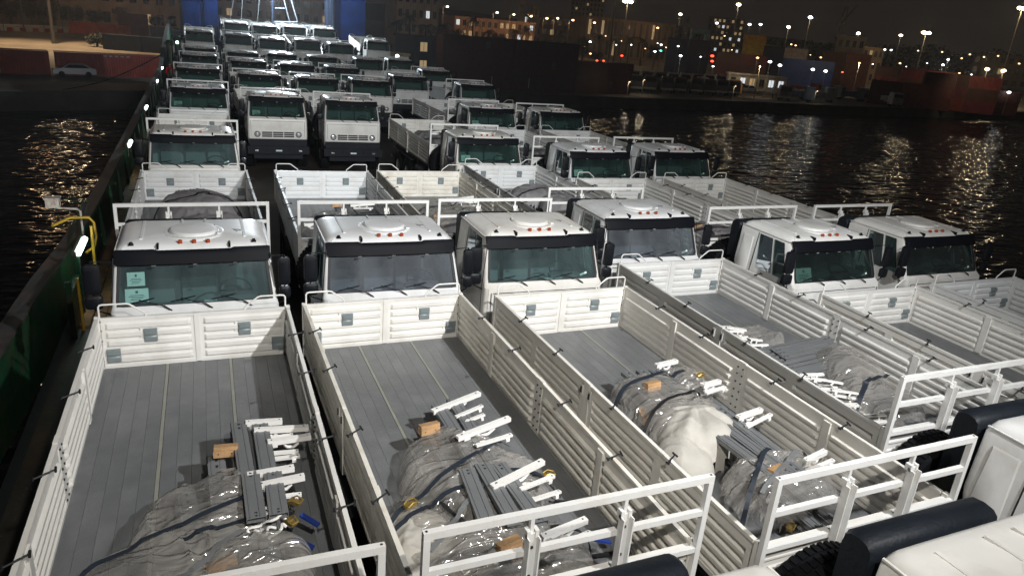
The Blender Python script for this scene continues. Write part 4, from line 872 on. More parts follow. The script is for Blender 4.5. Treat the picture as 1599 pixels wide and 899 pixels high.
brk.f = [(0, 2, 4, 6), (1, 7, 5, 3), (2, 3, 5, 4), (0, 1, 3, 2), (4, 5, 7, 6), (0, 6, 7, 1)]; brk.m = [0]*6; brkm = brk.mesh('bulwark_bracket', 'hull_green')
for k in range(5, 24):
    y = 9.0+k*2.45
    if y > 61: break
    x, z = bw_at(y); place('bulwark_bracket', brkm, e, tuple(Vector((x, y, 0))+off))
# strip lights on the bulwark
tl = MB(); tl.tube([(0, -0.56, 0), (0, -0.52, 0), (0, 0.52, 0), (0, 0.56, 0)], [0.03, 0.055, 0.055, 0.03], 10)
tlm = tl.mesh('light_tube', 'tube_light', 40)
tb = MB(); tb.box(-0.10, -0.05, -0.62, 0.62, -0.07, 0.07); tb.box(-0.06, -0.02, -0.64, -0.57, -0.06, 0.06); tb.box(-0.06, -0.02, 0.57, 0.64, -0.06, 0.06); tb.box(-0.09, -0.06, -0.03, 0.03, -0.5, -0.07); tbm = tb.mesh('fixture_back', 'rail_grey')
for i, (y, x, z, lb) in enumerate([(16.55, -2.47, 1.40, 'nearest glowing strip light, on the bulwark beside the yellow pipe'), (29.3, -2.47, 1.32, 'strip light beside the third-row cab along the bulwark'), (39.2, -2.47, 1.32, 'strip light on the bulwark level with the dark deck gap'),
      (51.5, -2.5, 1.35, 'small strip light on the bulwark just nearer than the person'), (59.5, -2.5, 1.5, 'farthest strip light, on the bulwark at the red-jacketed person')]):
    f = empty('strip_light', (x, y, z)); tag(f, lb, 'light', 'strip lights along the bulwark')
    place('light_tube', tlm, f); place('fixture_back', tbm, f)
lamp('strip_light_lamp', 'POINT', (-2.30, 16.5, 1.45), 14, (0.75, 1.0, 0.85), 0.2)
lamp('strip_light_lamp', 'POINT', (-2.25, 29.3, 1.5), 10, (0.75, 1.0, 0.85), 0.2)
# yellow pipe loop, white box lamp on an orange arm, green locker post
b = MB(); b.tube([(-3.00, 16.9, 1.75), (-2.75, 17.4, 1.78), (-2.42, 17.55, 1.74), (-2.34, 17.58, 1.62), (-2.32, 17.58, 1.30), (-2.36, 17.4, 1.12), (-2.50, 17.2, 1.05)], 0.028, 10)
b.tube([(-2.36, 17.3, 1.62), (-2.38, 17.3, 0.02)], 0.03, 10); tag(build(b, 'yellow_pipe', 'yellow_paint', None, 50), 'bent yellow pipe loop rising beside the bulwark strip light', 'pipe')
f = empty('deck_lamp', (-2.9, 17.6, 1.4)); tag(f, 'rusty white box lamp on an orange arm outboard of the bulwark', 'lamp')
b = MB(); b.tube([(0.30, 0.2, -0.3), (0.30, 0.2, 0.42), (0.24, 0.15, 0.48), (-0.10, -0.2, 0.60)], 0.024, 8); build(b, 'arm', 'rusty_white', f, 50, color=(1, 0.5, 0.35, 1))
b = MB(); b.box(-0.25, 0.0, -0.30, -0.08, 0.62, 0.80); b.box(-0.27, 0.02, -0.32, -0.06, 0.80, 0.83); b.box(-0.22, -0.03, -0.32, -0.30, 0.65, 0.78); build(b, 'housing', 'rusty_white', f)
f = empty('green_locker', (-2.62, 15.9, 0)); tag(f, 'green steel locker frame standing inside the bulwark under the light', 'locker')
b = MB(); b.box(0.02, 0.12, -0.9, -0.8, 0, 1.15); b.box(0.02, 0.12, 0.3, 0.4, 0, 1.35); b.box(0.0, 0.10, -0.8, 0.3, 0.05, 0.9); build(b, 'locker_frame', 'hull_green', f)
b = MB(); b.tube([(0.18, -0.5, 0), (0.18, -0.5, 1.1)], 0.03, 8); build(b, 'yellow_strut', 'yellow_paint', f, 50)
for i, (dx, dy) in enumerate([(0.0, 0.0), (0.14, 0.15)]):
    pass
b = MB(); b.tube([(-2.80, 18.3, 1.9), (-2.70, 19.6, 1.55), (-2.62, 17.0, 1.26)], 0.02, 6); b.tube([(-2.95, 18.6, 1.9), (-2.80, 19.9, 1.6), (-2.80, 17.0, 1.24)], 0.02, 6)
tag(build(b, 'fender_cable', 'hull_green', None, 50), 'thin green cables strung outboard beside the nearest strip light', 'cable')

# cowl ventilators near the bow
for i, (x, y, z0, h, r_, lb) in enumerate([(-2.28, 70.5, 1.2, 2.0, 0.30, 'dark green cowl ventilator with yellow stripe behind the red-jacketed person'), (-1.72, 73.5, 1.0, 2.45, 0.30, 'dark green mushroom ventilator with a lamp beside the farthest port truck')]):
    f = empty('ventilator', (x, y, z0-0.6)); tag(f, lb, 'ventilator', 'ventilators near the bow')
    b = MB(); b.lathe([(0, 0), (r_*0.8, 0), (r_*0.85, 0.1), (r_*0.85, h), (0, h)], 16); build(b, 'ventilator_body', 'hull_green', f, 40)
    b = MB(); b.lathe([(0, h+0.32), (r_*0.7, h+0.28), (r_*1.15, h+0.1), (r_*1.2, h), (r_*1.05, h-0.12), (0, h-0.12)], 18); build(b, 'ventilator_cap', 'hull_green', f, 40)
    b = MB(); b.box(r_*0.3, r_*0.42, -r_*0.9, -r_*0.82, 0.2, h-0.15) if i == 0 else b.box(-0.1, 0.1, -r_-0.05, -r_+0.05, h-0.35, h-0.15); build(b, 'stripe' if i == 0 else 'ventilator_lamp', 'yellow_paint' if i == 0 else 'tube_light', f)

# person in red and blue by the bulwark
def person():
    f = empty('person', (-2.08, 61.0, 0.0)); tag(f, 'person in red jacket and blue trousers standing at the bulwark', 'person')
    J = {'pel': (0, 0, 0.95, .15), 'sp': (0, 0, 1.18, .14), 'ch': (0, 0.02, 1.38, .17), 'nk': (0, 0.0, 1.53, .065), 'hd': (0, -0.02, 1.66, .095), 'ht': (0, -0.01, 1.76, .085),
         'sl': (-0.19, 0, 1.43, .075), 'el': (-0.27, 0.02, 1.15, .05), 'wl': (-0.25, -0.12, 0.92, .036), 'sr': (0.19, 0, 1.43, .075), 'er': (0.28, 0.02, 1.16, .05), 'wr': (0.24, -0.14, 0.95, .036),
         'kl': (-0.11, -0.03, 0.50, .068), 'al': (-0.12, 0.02, 0.09, .045), 'tl': (-0.13, -0.13, 0.04, .04), 'hl': (-0.09, 0, 0.88, .10), 'kr': (0.12, -0.05, 0.50, .068), 'ar': (0.13, 0.03, 0.09, .045), 'tr': (0.14, -0.12, 0.04, .04), 'hr': (0.09, 0, 0.88, .10)}
    E_ = [('pel', 'sp'), ('sp', 'ch'), ('ch', 'nk'), ('nk', 'hd'), ('hd', 'ht'), ('ch', 'sl'), ('sl', 'el'), ('el', 'wl'), ('ch', 'sr'), ('sr', 'er'), ('er', 'wr'), ('pel', 'hl'), ('hl', 'kl'), ('kl', 'al'), ('al', 'tl'), ('pel', 'hr'), ('hr', 'kr'), ('kr', 'ar'), ('ar', 'tr')]
    for s, wv in ((-1, 'wl'), (1, 'wr')):
        w_ = J[wv]
        for k in range(4):
            a = f'f{s}{k}'; J[a+'a'] = (w_[0]+(k-1.5)*0.022, w_[1]-0.05, w_[2]-0.05, .012); J[a+'b'] = (w_[0]+(k-1.5)*0.024, w_[1]-0.075, w_[2]-0.10+0.006*abs(k-1.3), .009); E_ += [(wv, a+'a'), (a+'a', a+'b')]
        J[f't{s}'] = (w_[0]-s*0.05, w_[1]-0.05, w_[2]-0.03, .011); E_.append((wv, f't{s}'))
    names = list(J); me = bpy.data.meshes.new('body'); me.from_pydata([J[n][:3] for n in names], [(names.index(a), names.index(c)) for a, c in E_], [])
    o = bpy.data.objects.new('body', me); COL.objects.link(o)
    md = o.modifiers.new('s', 'SKIN'); sv = me.skin_vertices[0].data
    for i, n in enumerate(names): sv[i].radius = (J[n][3], J[n][3]*(0.75 if n in ('ch', 'sp', 'pel') else 1))
    sv[0].use_root = True; o.modifiers.new('u', 'SUBSURF').levels = 1
    dg = bpy.context.evaluated_depsgraph_get(); nm = bpy.data.meshes.new_from_object(o.evaluated_get(dg)); o.modifiers.clear(); o.data = nm; o.parent = f
    nm.materials.clear()
    for m_ in ('skin', 'red_cloth', 'blue_cloth', 'chassis_black', 'hair_dark'): nm.materials.append(MATS[m_])
    for p in nm.polygons:
        c = p.center; p.use_smooth = True
        p.material_index = 3 if c.z < 0.10 else 2 if c.z < 0.97 and abs(c.x) < 0.215 else 1 if (c.z < 1.53 and not (c.z < 0.99)) else 4 if c.z > 1.70 or (c.z > 1.58 and c.y > 0.02) else 0
    b = MB(); b.lathe([(0, 0.02), (0.012, 0.0), (0.014, -0.02)], 6, 'Z', (0, -0.115, 1.655)); b.box(-0.025, 0.025, -0.105, -0.100, 1.612, 1.618)
    for s in (-1, 1): b.box(s*0.035-0.01, s*0.035+0.01, -0.108, -0.098, 1.675, 1.683)
    build(b, 'face', 'skin', f)
    f.rotation_euler = (0, 0, R(35))
person()

# bow gate towers and the mast frame with its floodlight
zt = 30*SLOPE
for x0, x1, lb in ((-1.35, 2.1, 'tall blue steel tower at the port side of the bow'), (14.3, 17.8, 'tall blue steel tower lit from above at the starboard side of the bow')):
    f = empty('bow_tower', ((x0+x1)/2, 90, zt)); tag(f, lb, 'tower', 'blue towers at the bow')
    hw = (x1-x0)/2; b = MB(); b.box(-hw, hw, -1.6, 1.6, -2.6, 14); build(b, 'tower_shell', 'tower_blue', f)
    b = MB()
    if x0 < 0: b.box(hw-1.35, hw+0.004, -1.7, -1.6, -2.6, 14)
    else: b.box(-hw-0.75, -hw, -1.7, 0.5, -2.6, 14)
    build(b, 'tower_flange', 'tower_blue' if x0 < 0 else 'tower_pale', f)
    b = MB()
    for k in range(9): b.box(-hw+0.1, hw-0.2 if x0 > 0 else hw-1.4, -1.64, -1.60, -0.5+k*1.35, -0.42+k*1.35)
    build(b, 'stiffener', 'tower_blue', f)
    if x0 > 0: b = MB(); b.box(-hw-0.45, -hw-0.15, -1.9, -1.7, -2.6, 14); build(b, 'tower_pipe', 'tower_pale', f)
b = MB(); b.box(2.1, 13.3, 90.6, 91.2, zt-1.2, zt+0.55); b.box(-2.65, 17.9, 91.2, 91.6, zt-2.0, zt+0.4); tag(build(b, 'bow_door', 'tower_pale'), 'low pale bow door between the two blue towers behind the trucks', 'door')
f = empty('mast_frame', (8.5, 88, zt)); tag(f, 'white tubular A-shaped mast frame carrying the bow floodlight', 'mast')
T = lambda pts, r_: build(MB().tube([(x-8.5, 0, z-zt) for x, z in pts], r_, 8), 'mast_tube', 'mast_grey', f, 50)
T([(7.66, 4.62), (10.25, 4.82)], 0.085); T([(10.25, 4.8), (8.2, 12.0)], 0.075); T([(9.4, 4.75), (8.45, 8.6)], 0.06); T([(7.9, 6.05), (8.95, 6.12)], 0.055); T([(5.87, 3.2), (6.9, 12.0)], 0.03); T([(4.2, 3.2), (5.2, 12)], 0.03); T([(2.9, 3.0), (4.9, 12)], 0.025)
build(MB().tube([(7.55-8.5, 0, 0), (7.75-8.5, 0, 10.5)], 0.11, 10), 'mast_pole', 'tower_pale', f, 50)
b = MB()
for k in range(30): b.box(7.43-8.5, 7.87-8.5, -0.14, -0.10, 0.3+k*0.32, 0.34+k*0.32)
build(b, 'mast_rung', 'tower_pale', f)
b = MB(); b.box(-0.45, 0.45, -0.10, 0.18, 0, 0.5); hb = build(b, 'floodlight_housing', 'rail_grey', f, loc=(-0.2, -0.1, 9.5-zt))
b = MB(); b.box(-0.40, 0.40, -0.125, -0.101, 0.05, 0.45); build(b, 'floodlight_face', 'tube_light', hb)
for x, y, z, lb in ((19.0, 78, 3.0, 'upper teal-white deck lamp at the starboard edge near the bow'), (20.2, 76, 2.5, 'lower teal-white deck lamp beside the yellow hut')):
    f = empty('deck_floodlight', (x-1.6, y, z)); tag(f, lb, 'lamp', 'bright lamps on the starboard bow edge')
    b = MB(); b.lathe([(0, 0.12), (0.12, 0.10), (0.2, 0), (0.12, -0.1), (0, -0.12)], 14, 'Y'); build(b, 'lamp_face', 'tube_light', f, 50)
    b = MB(); b.tube([(0, 0.1, -0.1), (0, 0.2, -z+1.2)], 0.05, 8); build(b, 'lamp_post', 'tower_blue', f)
# bow mooring rope
b = MB(); A, Z_ = Vector((-2.75, 68, 1.9)), Vector((-12.4, 83.6, -3.0)); b.tube([A.lerp(Z_, t/16)+Vector((0, 0, -0.5*math.sin(math.pi*t/16))) for t in range(17)], 0.045, 6)
tag(build(b, 'mooring_rope', 'black_rubber', None, 50), 'dark mooring rope running from the port bow to the quay', 'rope')
# ------------------------------------------------------------------ harbour setting
mat('concrete', (0.20, 0.165, 0.12), 0.8, noise_amt=0.45, noise_scale=0.15, dirt=(0.06, 0.05, 0.04), dirt_amt=0.7, dirt_scale=0.12, bump=0.3, bump_scale=3)
mat('quay_face', (0.05, 0.045, 0.04), 0.85, noise_amt=0.4, noise_scale=0.5)
mat('container_paint', (0.8, 0.8, 0.8), 0.55, noise_amt=0.3, noise_scale=1.2, dirt=(0.05, 0.02, 0.01), dirt_amt=0.5, dirt_scale=0.7, objcol=True)
mat('mark_grey', (0.10, 0.10, 0.11), 0.6)
mat('mark_white', (0.35, 0.35, 0.34), 0.6)
mat('wall_plaster', (0.55, 0.50, 0.44), 0.85, noise_amt=0.25, noise_scale=0.3, objcol=True)
mat('window_dark', (0.02, 0.025, 0.03), 0.15)
mat('window_warm', (0.5, 0.4, 0.2), 0.4, emit=(1.0, 0.72, 0.38), estr=0.30)
mat('window_white', (0.5, 0.5, 0.5), 0.4, emit=(0.85, 0.95, 1.0), estr=0.8)
mat('car_paint', (0.8, 0.8, 0.8), 0.3, coat=0.8, objcol=True)
mat('car_glass', (0.01, 0.012, 0.015), 0.08)
mat('light_metal', (0.15, 0.14, 0.12), 0.5)
mat('kerb_red', (0.45, 0.05, 0.03), 0.7)
mat('kerb_white', (0.7, 0.68, 0.6), 0.7)
mat('bark', (0.07, 0.05, 0.035), 0.9)
mat('leaf', (0.018, 0.03, 0.012), 0.7, noise_amt=0.5, noise_scale=1.5)
mat('head_warm', (1, 0.8, 0.5), 0.4, emit=(1.0, 0.80, 0.48), estr=26)
mat('head_white', (1, 1, 1), 0.4, emit=(0.90, 0.95, 1.0), estr=9)
mat('head_orange', (1, 0.6, 0.3), 0.4, emit=(1.0, 0.50, 0.18), estr=14)
mat('head_small', (1, 0.6, 0.3), 0.4, emit=(1.0, 0.62, 0.32), estr=5)
mat('lamp_red', (1, 0.1, 0.05), 0.4, emit=(1.0, 0.06, 0.03), estr=6)
mat('lamp_purple', (1, 0.1, 0.6), 0.4, emit=(0.8, 0.25, 1.0), estr=8)
mat('lamp_green', (0.1, 1, 0.6), 0.4, emit=(0.05, 0.9, 0.5), estr=5)
mat('hill_dark', (0.03, 0.032, 0.025), 0.95, noise_amt=0.5, noise_scale=0.02)
def water_mat():
    m = bpy.data.materials.new('sea_water'); m.use_nodes = True; MATS['sea_water'] = m
    n = m.node_tree; p = n.nodes['Principled BSDF']; p.inputs['Base Color'].default_value = (0.002, 0.003, 0.003, 1); p.inputs['Roughness'].default_value = 0.09; p.inputs['IOR'].default_value = 1.33
    t = n.nodes.new('ShaderNodeTexCoord'); prev = None
    for sc_, st, stretch, det in ((0.65, 0.42, 0.5, 1.0), (1.9, 0.30, 0.5, 1.0)):
        mp = n.nodes.new('ShaderNodeMapping'); mp.inputs['Scale'].default_value = (stretch, 1, 1); mp.inputs['Rotation'].default_value = (0, 0, R(-28))
        nz = n.nodes.new('ShaderNodeTexNoise'); nz.inputs['Scale'].default_value = sc_; nz.inputs['Detail'].default_value = det; nz.inputs['Distortion'].default_value = 0.8
        n.links.new(t.outputs['Object'], mp.inputs[0]); n.links.new(mp.outputs[0], nz.inputs['Vector'])
        bn = n.nodes.new('ShaderNodeBump'); bn.inputs['Strength'].default_value = st; bn.inputs['Distance'].default_value = 0.55/sc_
        n.links.new(nz.outputs['Fac'], bn.inputs['Height'])
        if prev: n.links.new(prev.outputs[0], bn.inputs['Normal'])
        prev = bn
    n.links.new(prev.outputs[0], p.inputs['Normal'])
water_mat()
GZ = -3.4; WZ = -5.0
EDGE = [(-900, -260), (-200, 25), (-60, 68), (-12, 83.5), (8, 93.5), (31, 99), (61, 106.5), (92, 111), (130, 113.5), (175, 119.5), (260, 134), (420, 165), (1400, 330)]
b = MB(); b.v = [(x, y, GZ) for x, y in EDGE]+[(1400, 3000, GZ), (-900, 3000, GZ)]; b.f = [tuple(range(len(b.v)))]; b.m = [0]
struct(build(b, 'quay_ground', 'concrete'))
b = MB(); n = len(EDGE); b.v = [(x, y, GZ+0.001) for x, y in EDGE]+[(x, y, WZ-2) for x, y in EDGE]
for i in range(n-1): b.f.append((i, i+1, n+i+1, n+i)); b.m.append(0)
struct(build(b, 'quay_wall', 'quay_face'))
b = MB()
for (x0, y0), (x1, y1) in zip(EDGE[1:-2], EDGE[2:-1]):
    b.add([(x0, y0-0.02, GZ), (x1, y1-0.02, GZ), (x1-0.3, y1+0.7, GZ), (x0-0.3, y0+0.7, GZ), (x0, y0-0.02, GZ+0.22), (x1, y1-0.02, GZ+0.22), (x1-0.3, y1+0.7, GZ+0.22), (x0-0.3, y0+0.7, GZ+0.22)], [(4, 5, 6, 7), (0, 1, 5, 4), (3, 2, 6, 7)])
struct(build(b, 'quay_kerb', 'quay_face'))
b = MB(); b.v = [(-900, -800, WZ), (1400, -800, WZ), (1400, 340, WZ), (-900, 340, WZ)]; b.f = [(0, 1, 2, 3)]; b.m = [0]
struct(build(b, 'sea_water', 'sea_water'))
b = MB()
for k in range(41):
    x = -700+k*50; hh = 16+10*noise.noise(Vector((k*0.35, 2.2, 0)))+6*noise.noise(Vector((k*0.9, 5.2, 0)))
    b.v += [(x, 1250-0.42*max(0, x), GZ), (x, 1350-0.42*max(0, x), GZ+max(6, hh+8))]
for k in range(40): b.f.append((k*2, k*2+2, k*2+3, k*2+1)); b.m.append(0)
struct(build(b, 'far_hills', 'hill_dark', None, 60))

# containers
def container_mesh(ln, key):
    b = MB(); W, H = 2.44, 2.59
    b.box(-ln/2, ln/2, -W/2+0.05, W/2-0.05, 0.10, H-0.05)
    np_ = int(ln/0.28); p = (ln-0.3)/np_
    for s in (-1, 1):
        vs = []; fs = []
        for k in range(np_):
            x = -ln/2+0.15+k*p
            for dx, dy in ((0, 0), (p*0.25, 0.0), (p*0.38, -0.036), (p*0.86, -0.036)): vs += [(x+dx, s*(W/2+dy), 0.16), (x+dx, s*(W/2+dy), H-0.12)]
        for k in range(len(vs)//2-1): fs.append((2*k, 2*k+2, 2*k+3, 2*k+1))
        b.add(vs, fs)
        b.box(-ln/2, ln/2, s*W/2-0.06, s*W/2+0.02, 0, 0.16); b.box(-ln/2, ln/2, s*W/2-0.06, s*W/2+0.02, H-0.12, H)
    for x in (-ln/2, ln/2):
        for s in (-1, 1): b.box(x-0.09, x+0.09, s*W/2-0.09+0.0, s*W/2+0.025, 0, H+0.005)
        b.box(x-0.05, x+0.05, -W/2, W/2, H-0.14, H-0.002); b.box(x-0.05, x+0.05, -W/2, W/2, 0.002, 0.15)
    ML['container_'+key] = b.mesh('container_body', 'container_paint')
container_mesh(12.19, 'long'); container_mesh(6.06, 'short')
b = MB(); b.box(-0.02, 0.02, -0.58, 0.58, 0.16, 2.45)
for y in (-0.32, 0.32): b.tube([(0.045, y, 0.05), (0.045, y, 2.55)], 0.018, 5); b.box(0.02, 0.06, y-0.05, y+0.05, 1.0, 1.12)
ML['container_door'] = b.mesh('door', 'container_paint')
LAYER = ['bottom', 'second', 'third', 'fourth', 'fifth']
POS = ['first', 'second', 'third', 'fourth', 'fifth', 'sixth', 'seventh', 'eighth']
cont_n = [0]
def container(x, y, z, ang, key, col, label, group=None, doors=True):
    f = place('shipping_container', ML['container_'+key], None, (x, y, z), (0, 0, ang), color=(*col, 1)); tag(f, label, 'container', group)
    if doors:
        hl = 6.12 if key == 'long' else 3.06
        for s in (-0.59, 0.59): place('door', ML['container_door'], f, (-hl, s, 0), (0, 0, math.pi), color=(*col, 1))
    return f
def stack(name, xl, yl, xr, yr, ncol, nlay, key, cols, desc, deep=1, skip=(), doors=False, gap=0.25):
    ang = math.atan2(yr-yl, xr-xl); ln = 12.19 if key == 'long' else 6.06; d = Vector((math.cos(ang), math.sin(ang))); nrm = Vector((-d.y, d.x)); k = 0
    for r_ in range(deep):
        for c in range(ncol):
            for l in range(nlay):
                if (c, l) in skip: continue
                p = Vector((xl, yl))+d*(ln/2+c*(ln+gap))+nrm*(1.3+r_*2.6)
                col = cols[(k*7+l*3+c) % len(cols)]; k += 1
                cn = col[3]; lab = '%s container, %s layer, %s in %s' % (cn, LAYER[l], POS[c], desc)
                if deep > 1: lab += ', %s' % ('front' if r_ == 0 else 'behind')
                container(p.x+rng.uniform(-0.05, 0.05), p.y+rng.uniform(-0.05, 0.05), GZ+0.01+l*2.60, ang, key, tuple(v*rng.uniform(0.85, 1.1) for v in col[:3]), lab, desc, doors)
RED = (0.30, 0.035, 0.02, 'red'); DRED = (0.10, 0.014, 0.010, 'dark red'); MAR = (0.20, 0.02, 0.03, 'maroon'); ORG = (0.55, 0.12, 0.04, 'orange'); NAVY = (0.012, 0.03, 0.09, 'navy'); BLU = (0.02, 0.06, 0.22, 'blue'); CRM = (0.62, 0.55, 0.42, 'cream'); YEL = (0.75, 0.48, 0.05, 'yellow'); GRY = (0.22, 0.26, 0.28, 'grey'); DGR = (0.015, 0.03, 0.035, 'dark green'); BRN = (0.12, 0.03, 0.015, 'brown'); WHT = (0.5, 0.5, 0.47, 'white')
# port side quay
container(-22.4, 101.6, GZ+0.01, R(12), 'long', (0.42, 0.045, 0.022), 'long red container cut by the left picture edge, beside the gap')
c_ = container(-9.6, 103.9, GZ+0.01, R(12), 'long', (0.42, 0.048, 0.024), 'long red container behind the parked silver car')
b = MB()
for k in range(5): b.box(-1.3+k*0.62, -0.95+k*0.62, -1.262, -1.245, 2.30, 2.45)
build(b, 'container_mark', 'mark_white', c_)
container(-20.3, 196, GZ+0.01, R(-24), 'long', (0.75, 0.12, 0.04), 'orange container standing alone at an angle by the kerb blocks')
container(-13.8, 200.5, GZ+0.01, R(6), 'short', (0.22, 0.03, 0.035), 'dark red container next to the grey-blue one on the port quay'); container(-13.9, 200.6, GZ+2.61, R(5), 'short', (0.20, 0.03, 0.035), 'dark red container stacked on top of another on the port quay')
container(-7.4, 201.5, GZ+0.01, R(4), 'short', (0.14, 0.2, 0.24), 'grey-blue container nearest the bow tower on the port quay')
for i, (x, y) in enumerate([(-12.2, 152.0), (-5.8, 150.2)]): container(x, y, GZ+0.01, R(-16), 'short', (0.02, 0.04, 0.045), 'dark green container %s on the port quay' % ('beside the shrub heap' if i == 0 else 'nearest the ventilators'))
# starboard quay
stack('near', 33.6, 108.9, 57.6, 112.5, 2, 3, 'long', [DRED, (0.085, 0.012, 0.01, 'dark red'), (0.11, 0.016, 0.011, 'dark red')], 'the near blackish stack at the quay edge', skip=((1, 3),) if False else ())
stack('near2', 58.6, 113.4, 71, 115.6, 1, 2, 'long', [DRED], 'the lower end of the blackish stack')
stack('navy', 130.5, 195.6, 142, 187.2, 2, 4, 'short', [NAVY, (0.014, 0.025, 0.07, 'dark navy')], 'the navy stack by the crane leg')
stack('yellow', 146.0, 180.2, 149.3, 177.6, 1, 5, 'short', [YEL, RED, YEL, ORG, NAVY], 'the tall stack topped with yellow and red')
stack('navy2', 150.5, 176.3, 154.0, 173.5, 1, 4, 'short', [NAVY], 'the navy stack left of the cream boxes')
stack('cream', 154.6, 172.2, 157.5, 169.6, 1, 4, 'short', [CRM, CRM, CRM], 'the cream stack above the blue row')
stack('maroon', 124.5, 163.0, 136.2, 153.2, 2, 3, 'short', [MAR, DRED, BRN], 'the maroon row behind the yard lorries')
stack('blue', 136.8, 152.6, 145, 145.3, 2, 3, 'short', [BLU, NAVY], 'the blue row under the cream stack')
stack('mixed', 164.7, 167.7, 170.6, 161.7, 2, 4, 'short', [BRN, RED, BLU, MAR, (0.3, 0.08, 0.05, 'brick red')], 'the mixed stack before the port office')
stack('redrow', 167.2, 150.6, 179.5, 135.7, 3, 3, 'short', [MAR, RED, BRN], 'the long red row near the twin mast lamp')
stack('dusk', 138.0, 124.6, 141.2, 121.1, 1, 2, 'short', [DRED], 'the low dark stack beside the white lorry cab')
stack('orangered', 142.0, 120.6, 144.6, 116.9, 1, 2, 'short', [(0.42, 0.08, 0.045, 'brick red')], 'the brick red pair on the quay')
stack('darkrow', 147.0, 118.9, 151.6, 114.6, 1, 3, 'short', [BRN, DRED], 'the brown stack right of the brick red pair')
stack('farred', 152.7, 120.4, 159.7, 112.0, 2, 3, 'short', [RED, MAR, BRN], 'the red stack by the cream-ended box')
stack('ends', 163.5, 114.5, 171.5, 109.0, 1, 2, 'short', [BRN, WHT], 'the last stack before the big right mast')
stack('far', 232.0, 205.0, 262.0, 170.0, 5, 2, 'short', [RED, WHT, MAR, GRY, ORG], 'the far row under the small orange lamps')
for x, y, z, w_, h_ in ((0.0, -1.3, 1.2, 0.10, 1.5), (6.1, -1.3, 1.2, 0.10, 1.5)):
    pass
sm = MB(); sm.box(-0.07, 0.07, -0.01, 0.01, -0.8, 0.8); smm = sm.mesh('container_mark', 'mark_white')
lg = MB(); lg.lathe([(0.30, -0.01), (0.42, -0.01)], 12, 'Y', (0, 0, 0.2)); lg.box(-0.5, 0.5, -0.01, 0.01, -0.45, -0.35); lg.box(-0.22, 0.22, -0.01, 0.01, 0.10, 0.30); lgm = lg.mesh('container_mark', 'mark_grey')
nears = [o for o in bpy.data.objects if o.get('group') == 'the near blackish stack at the quay edge' or o.get('group') == 'the lower end of the blackish stack']
for k, o in enumerate(nears):
    if k in (0, 3): place('container_mark', smm, o, (-3.0 if k else 2.5, -1.27, 1.3))
    if k in (2, 4, 6): place('container_mark', lgm, o, (1.5, -1.275, 1.5))
# crane leg, pale blue
f = empty('crane', (145.5, 197.5, GZ)); tag(f, 'pale blue gantry crane leg rising beside the navy stack', 'crane')
b = MB(); b.box(-0.6, 0.6, -0.6, 0.6, 0, 13.5); b.box(-6, 0.6, -0.5, 0.5, 12.2, 13.4); b.box(-6, -5.2, -0.5, 0.5, 0, 12.2); build(b, 'gantry', 'container_paint', f, color=(0.25, 0.45, 0.55, 1))
# near-quay lit hut and navy house
def building(name, rec, depth, floors, cols, col, label, lit=0.1, whitelit=0.0, base=0.12, arch=False, wh=0.5, ww=0.5, seed=1, roof=True, matw='wall_plaster'):
    xl, yl, xr, yr, zt_ = rec; w_ = math.hypot(xr-xl, yr-yl); ang = math.atan2(yr-yl, xr-xl); H = zt_-GZ
    f = empty(name, (xl, yl, GZ), (0, 0, ang)); tag(f, label, 'building')
    rr = random.Random(seed)
    b = MB(); b.box(0, w_, 0, depth, 0, H)
    if roof: b.box(-0.3, w_+0.3, -0.3, depth+0.3, H, H+0.35)
    for c in range(cols+1): b.box(c*w_/cols-0.12, c*w_/cols+0.12, -0.18, 0, 0, H)
    for k in range(1, floors+1): b.box(0, w_, -0.12, 0, k*H/floors-0.14, k*H/floors-0.002)
    build(b, 'wall', matw, f, color=(*col, 1))
    fh = H/floors; cw = w_/cols
    b = MB(); b.box(-cw*ww/2, cw*ww/2, -0.02, 0.02, -fh*wh/2, fh*wh/2); b.box(-0.04, 0.04, -0.05, -0.02, -fh*wh/2, fh*wh/2, 1)
    b.box(-cw*ww/2-0.08, cw*ww/2+0.08, -0.14, -0.02, -fh*wh/2-0.12, -fh*wh/2-0.02, 1)
    ms = [b.mesh('window', [q, 'light_metal']) for q in ('window_dark', 'window_warm', 'window_white')]
    for k in range(floors):
        for c in range(cols):
            r_ = rr.random(); place('window', ms[1 if r_ < lit else 2 if r_ < lit+whitelit else 0], f, ((c+0.5)*cw, -0.03, (k+base+0.42)*fh))
    return f
building('navy_house', (36.1, 134.3, 49.8, 137.4, 2.9), 8, 2, 4, (0.035, 0.05, 0.09), 'dark navy two storey harbour house with a few lit windows', 0.4, seed=4, ww=0.4)
building('yellow_hut', (24.6, 112.5, 29.4, 113.3, 0.8), 3, 2, 3, (0.6, 0.5, 0.25), 'small yellowish lit hut behind the bow deck lamps', 0.5, 0.1, seed=2)
building('left_office', (-34.0, 232.7, -4.8, 245.0, 13.0), 14, 3, 9, (1.0, 0.80, 0.62), 'long sodium-lit beige office with columns behind the port containers', 0.05, 0.03, seed=3)
building('left_warehouse', (-70.0, 214.0, -37.0, 228.0, 8.0), 14, 2, 9, (0.6, 0.40, 0.25), 'dim brown warehouse behind the trees on the far left', 0.1, 0.0, seed=13)
building('pink_office', (2.0, 262.0, 44.5, 267.0, 13.5), 14, 4, 14, (0.9, 0.68, 0.62), 'pinkish office seen between the two blue bow towers', 0.02, 0.04, seed=5)
building('white_columns', (56.5, 233.0, 69.9, 234.1, 13.6), 12, 4, 6, (1.0, 0.85, 0.66), 'pale four storey building behind palms right of the starboard tower', 0.15, 0.05, seed=6)
building('pink_row', (87.5, 271.2, 122.0, 276.7, 7.7), 12, 3, 13, (1.0, 0.68, 0.52), 'long pink row building with shops behind the street lamps', 0.25, 0.08, seed=7)
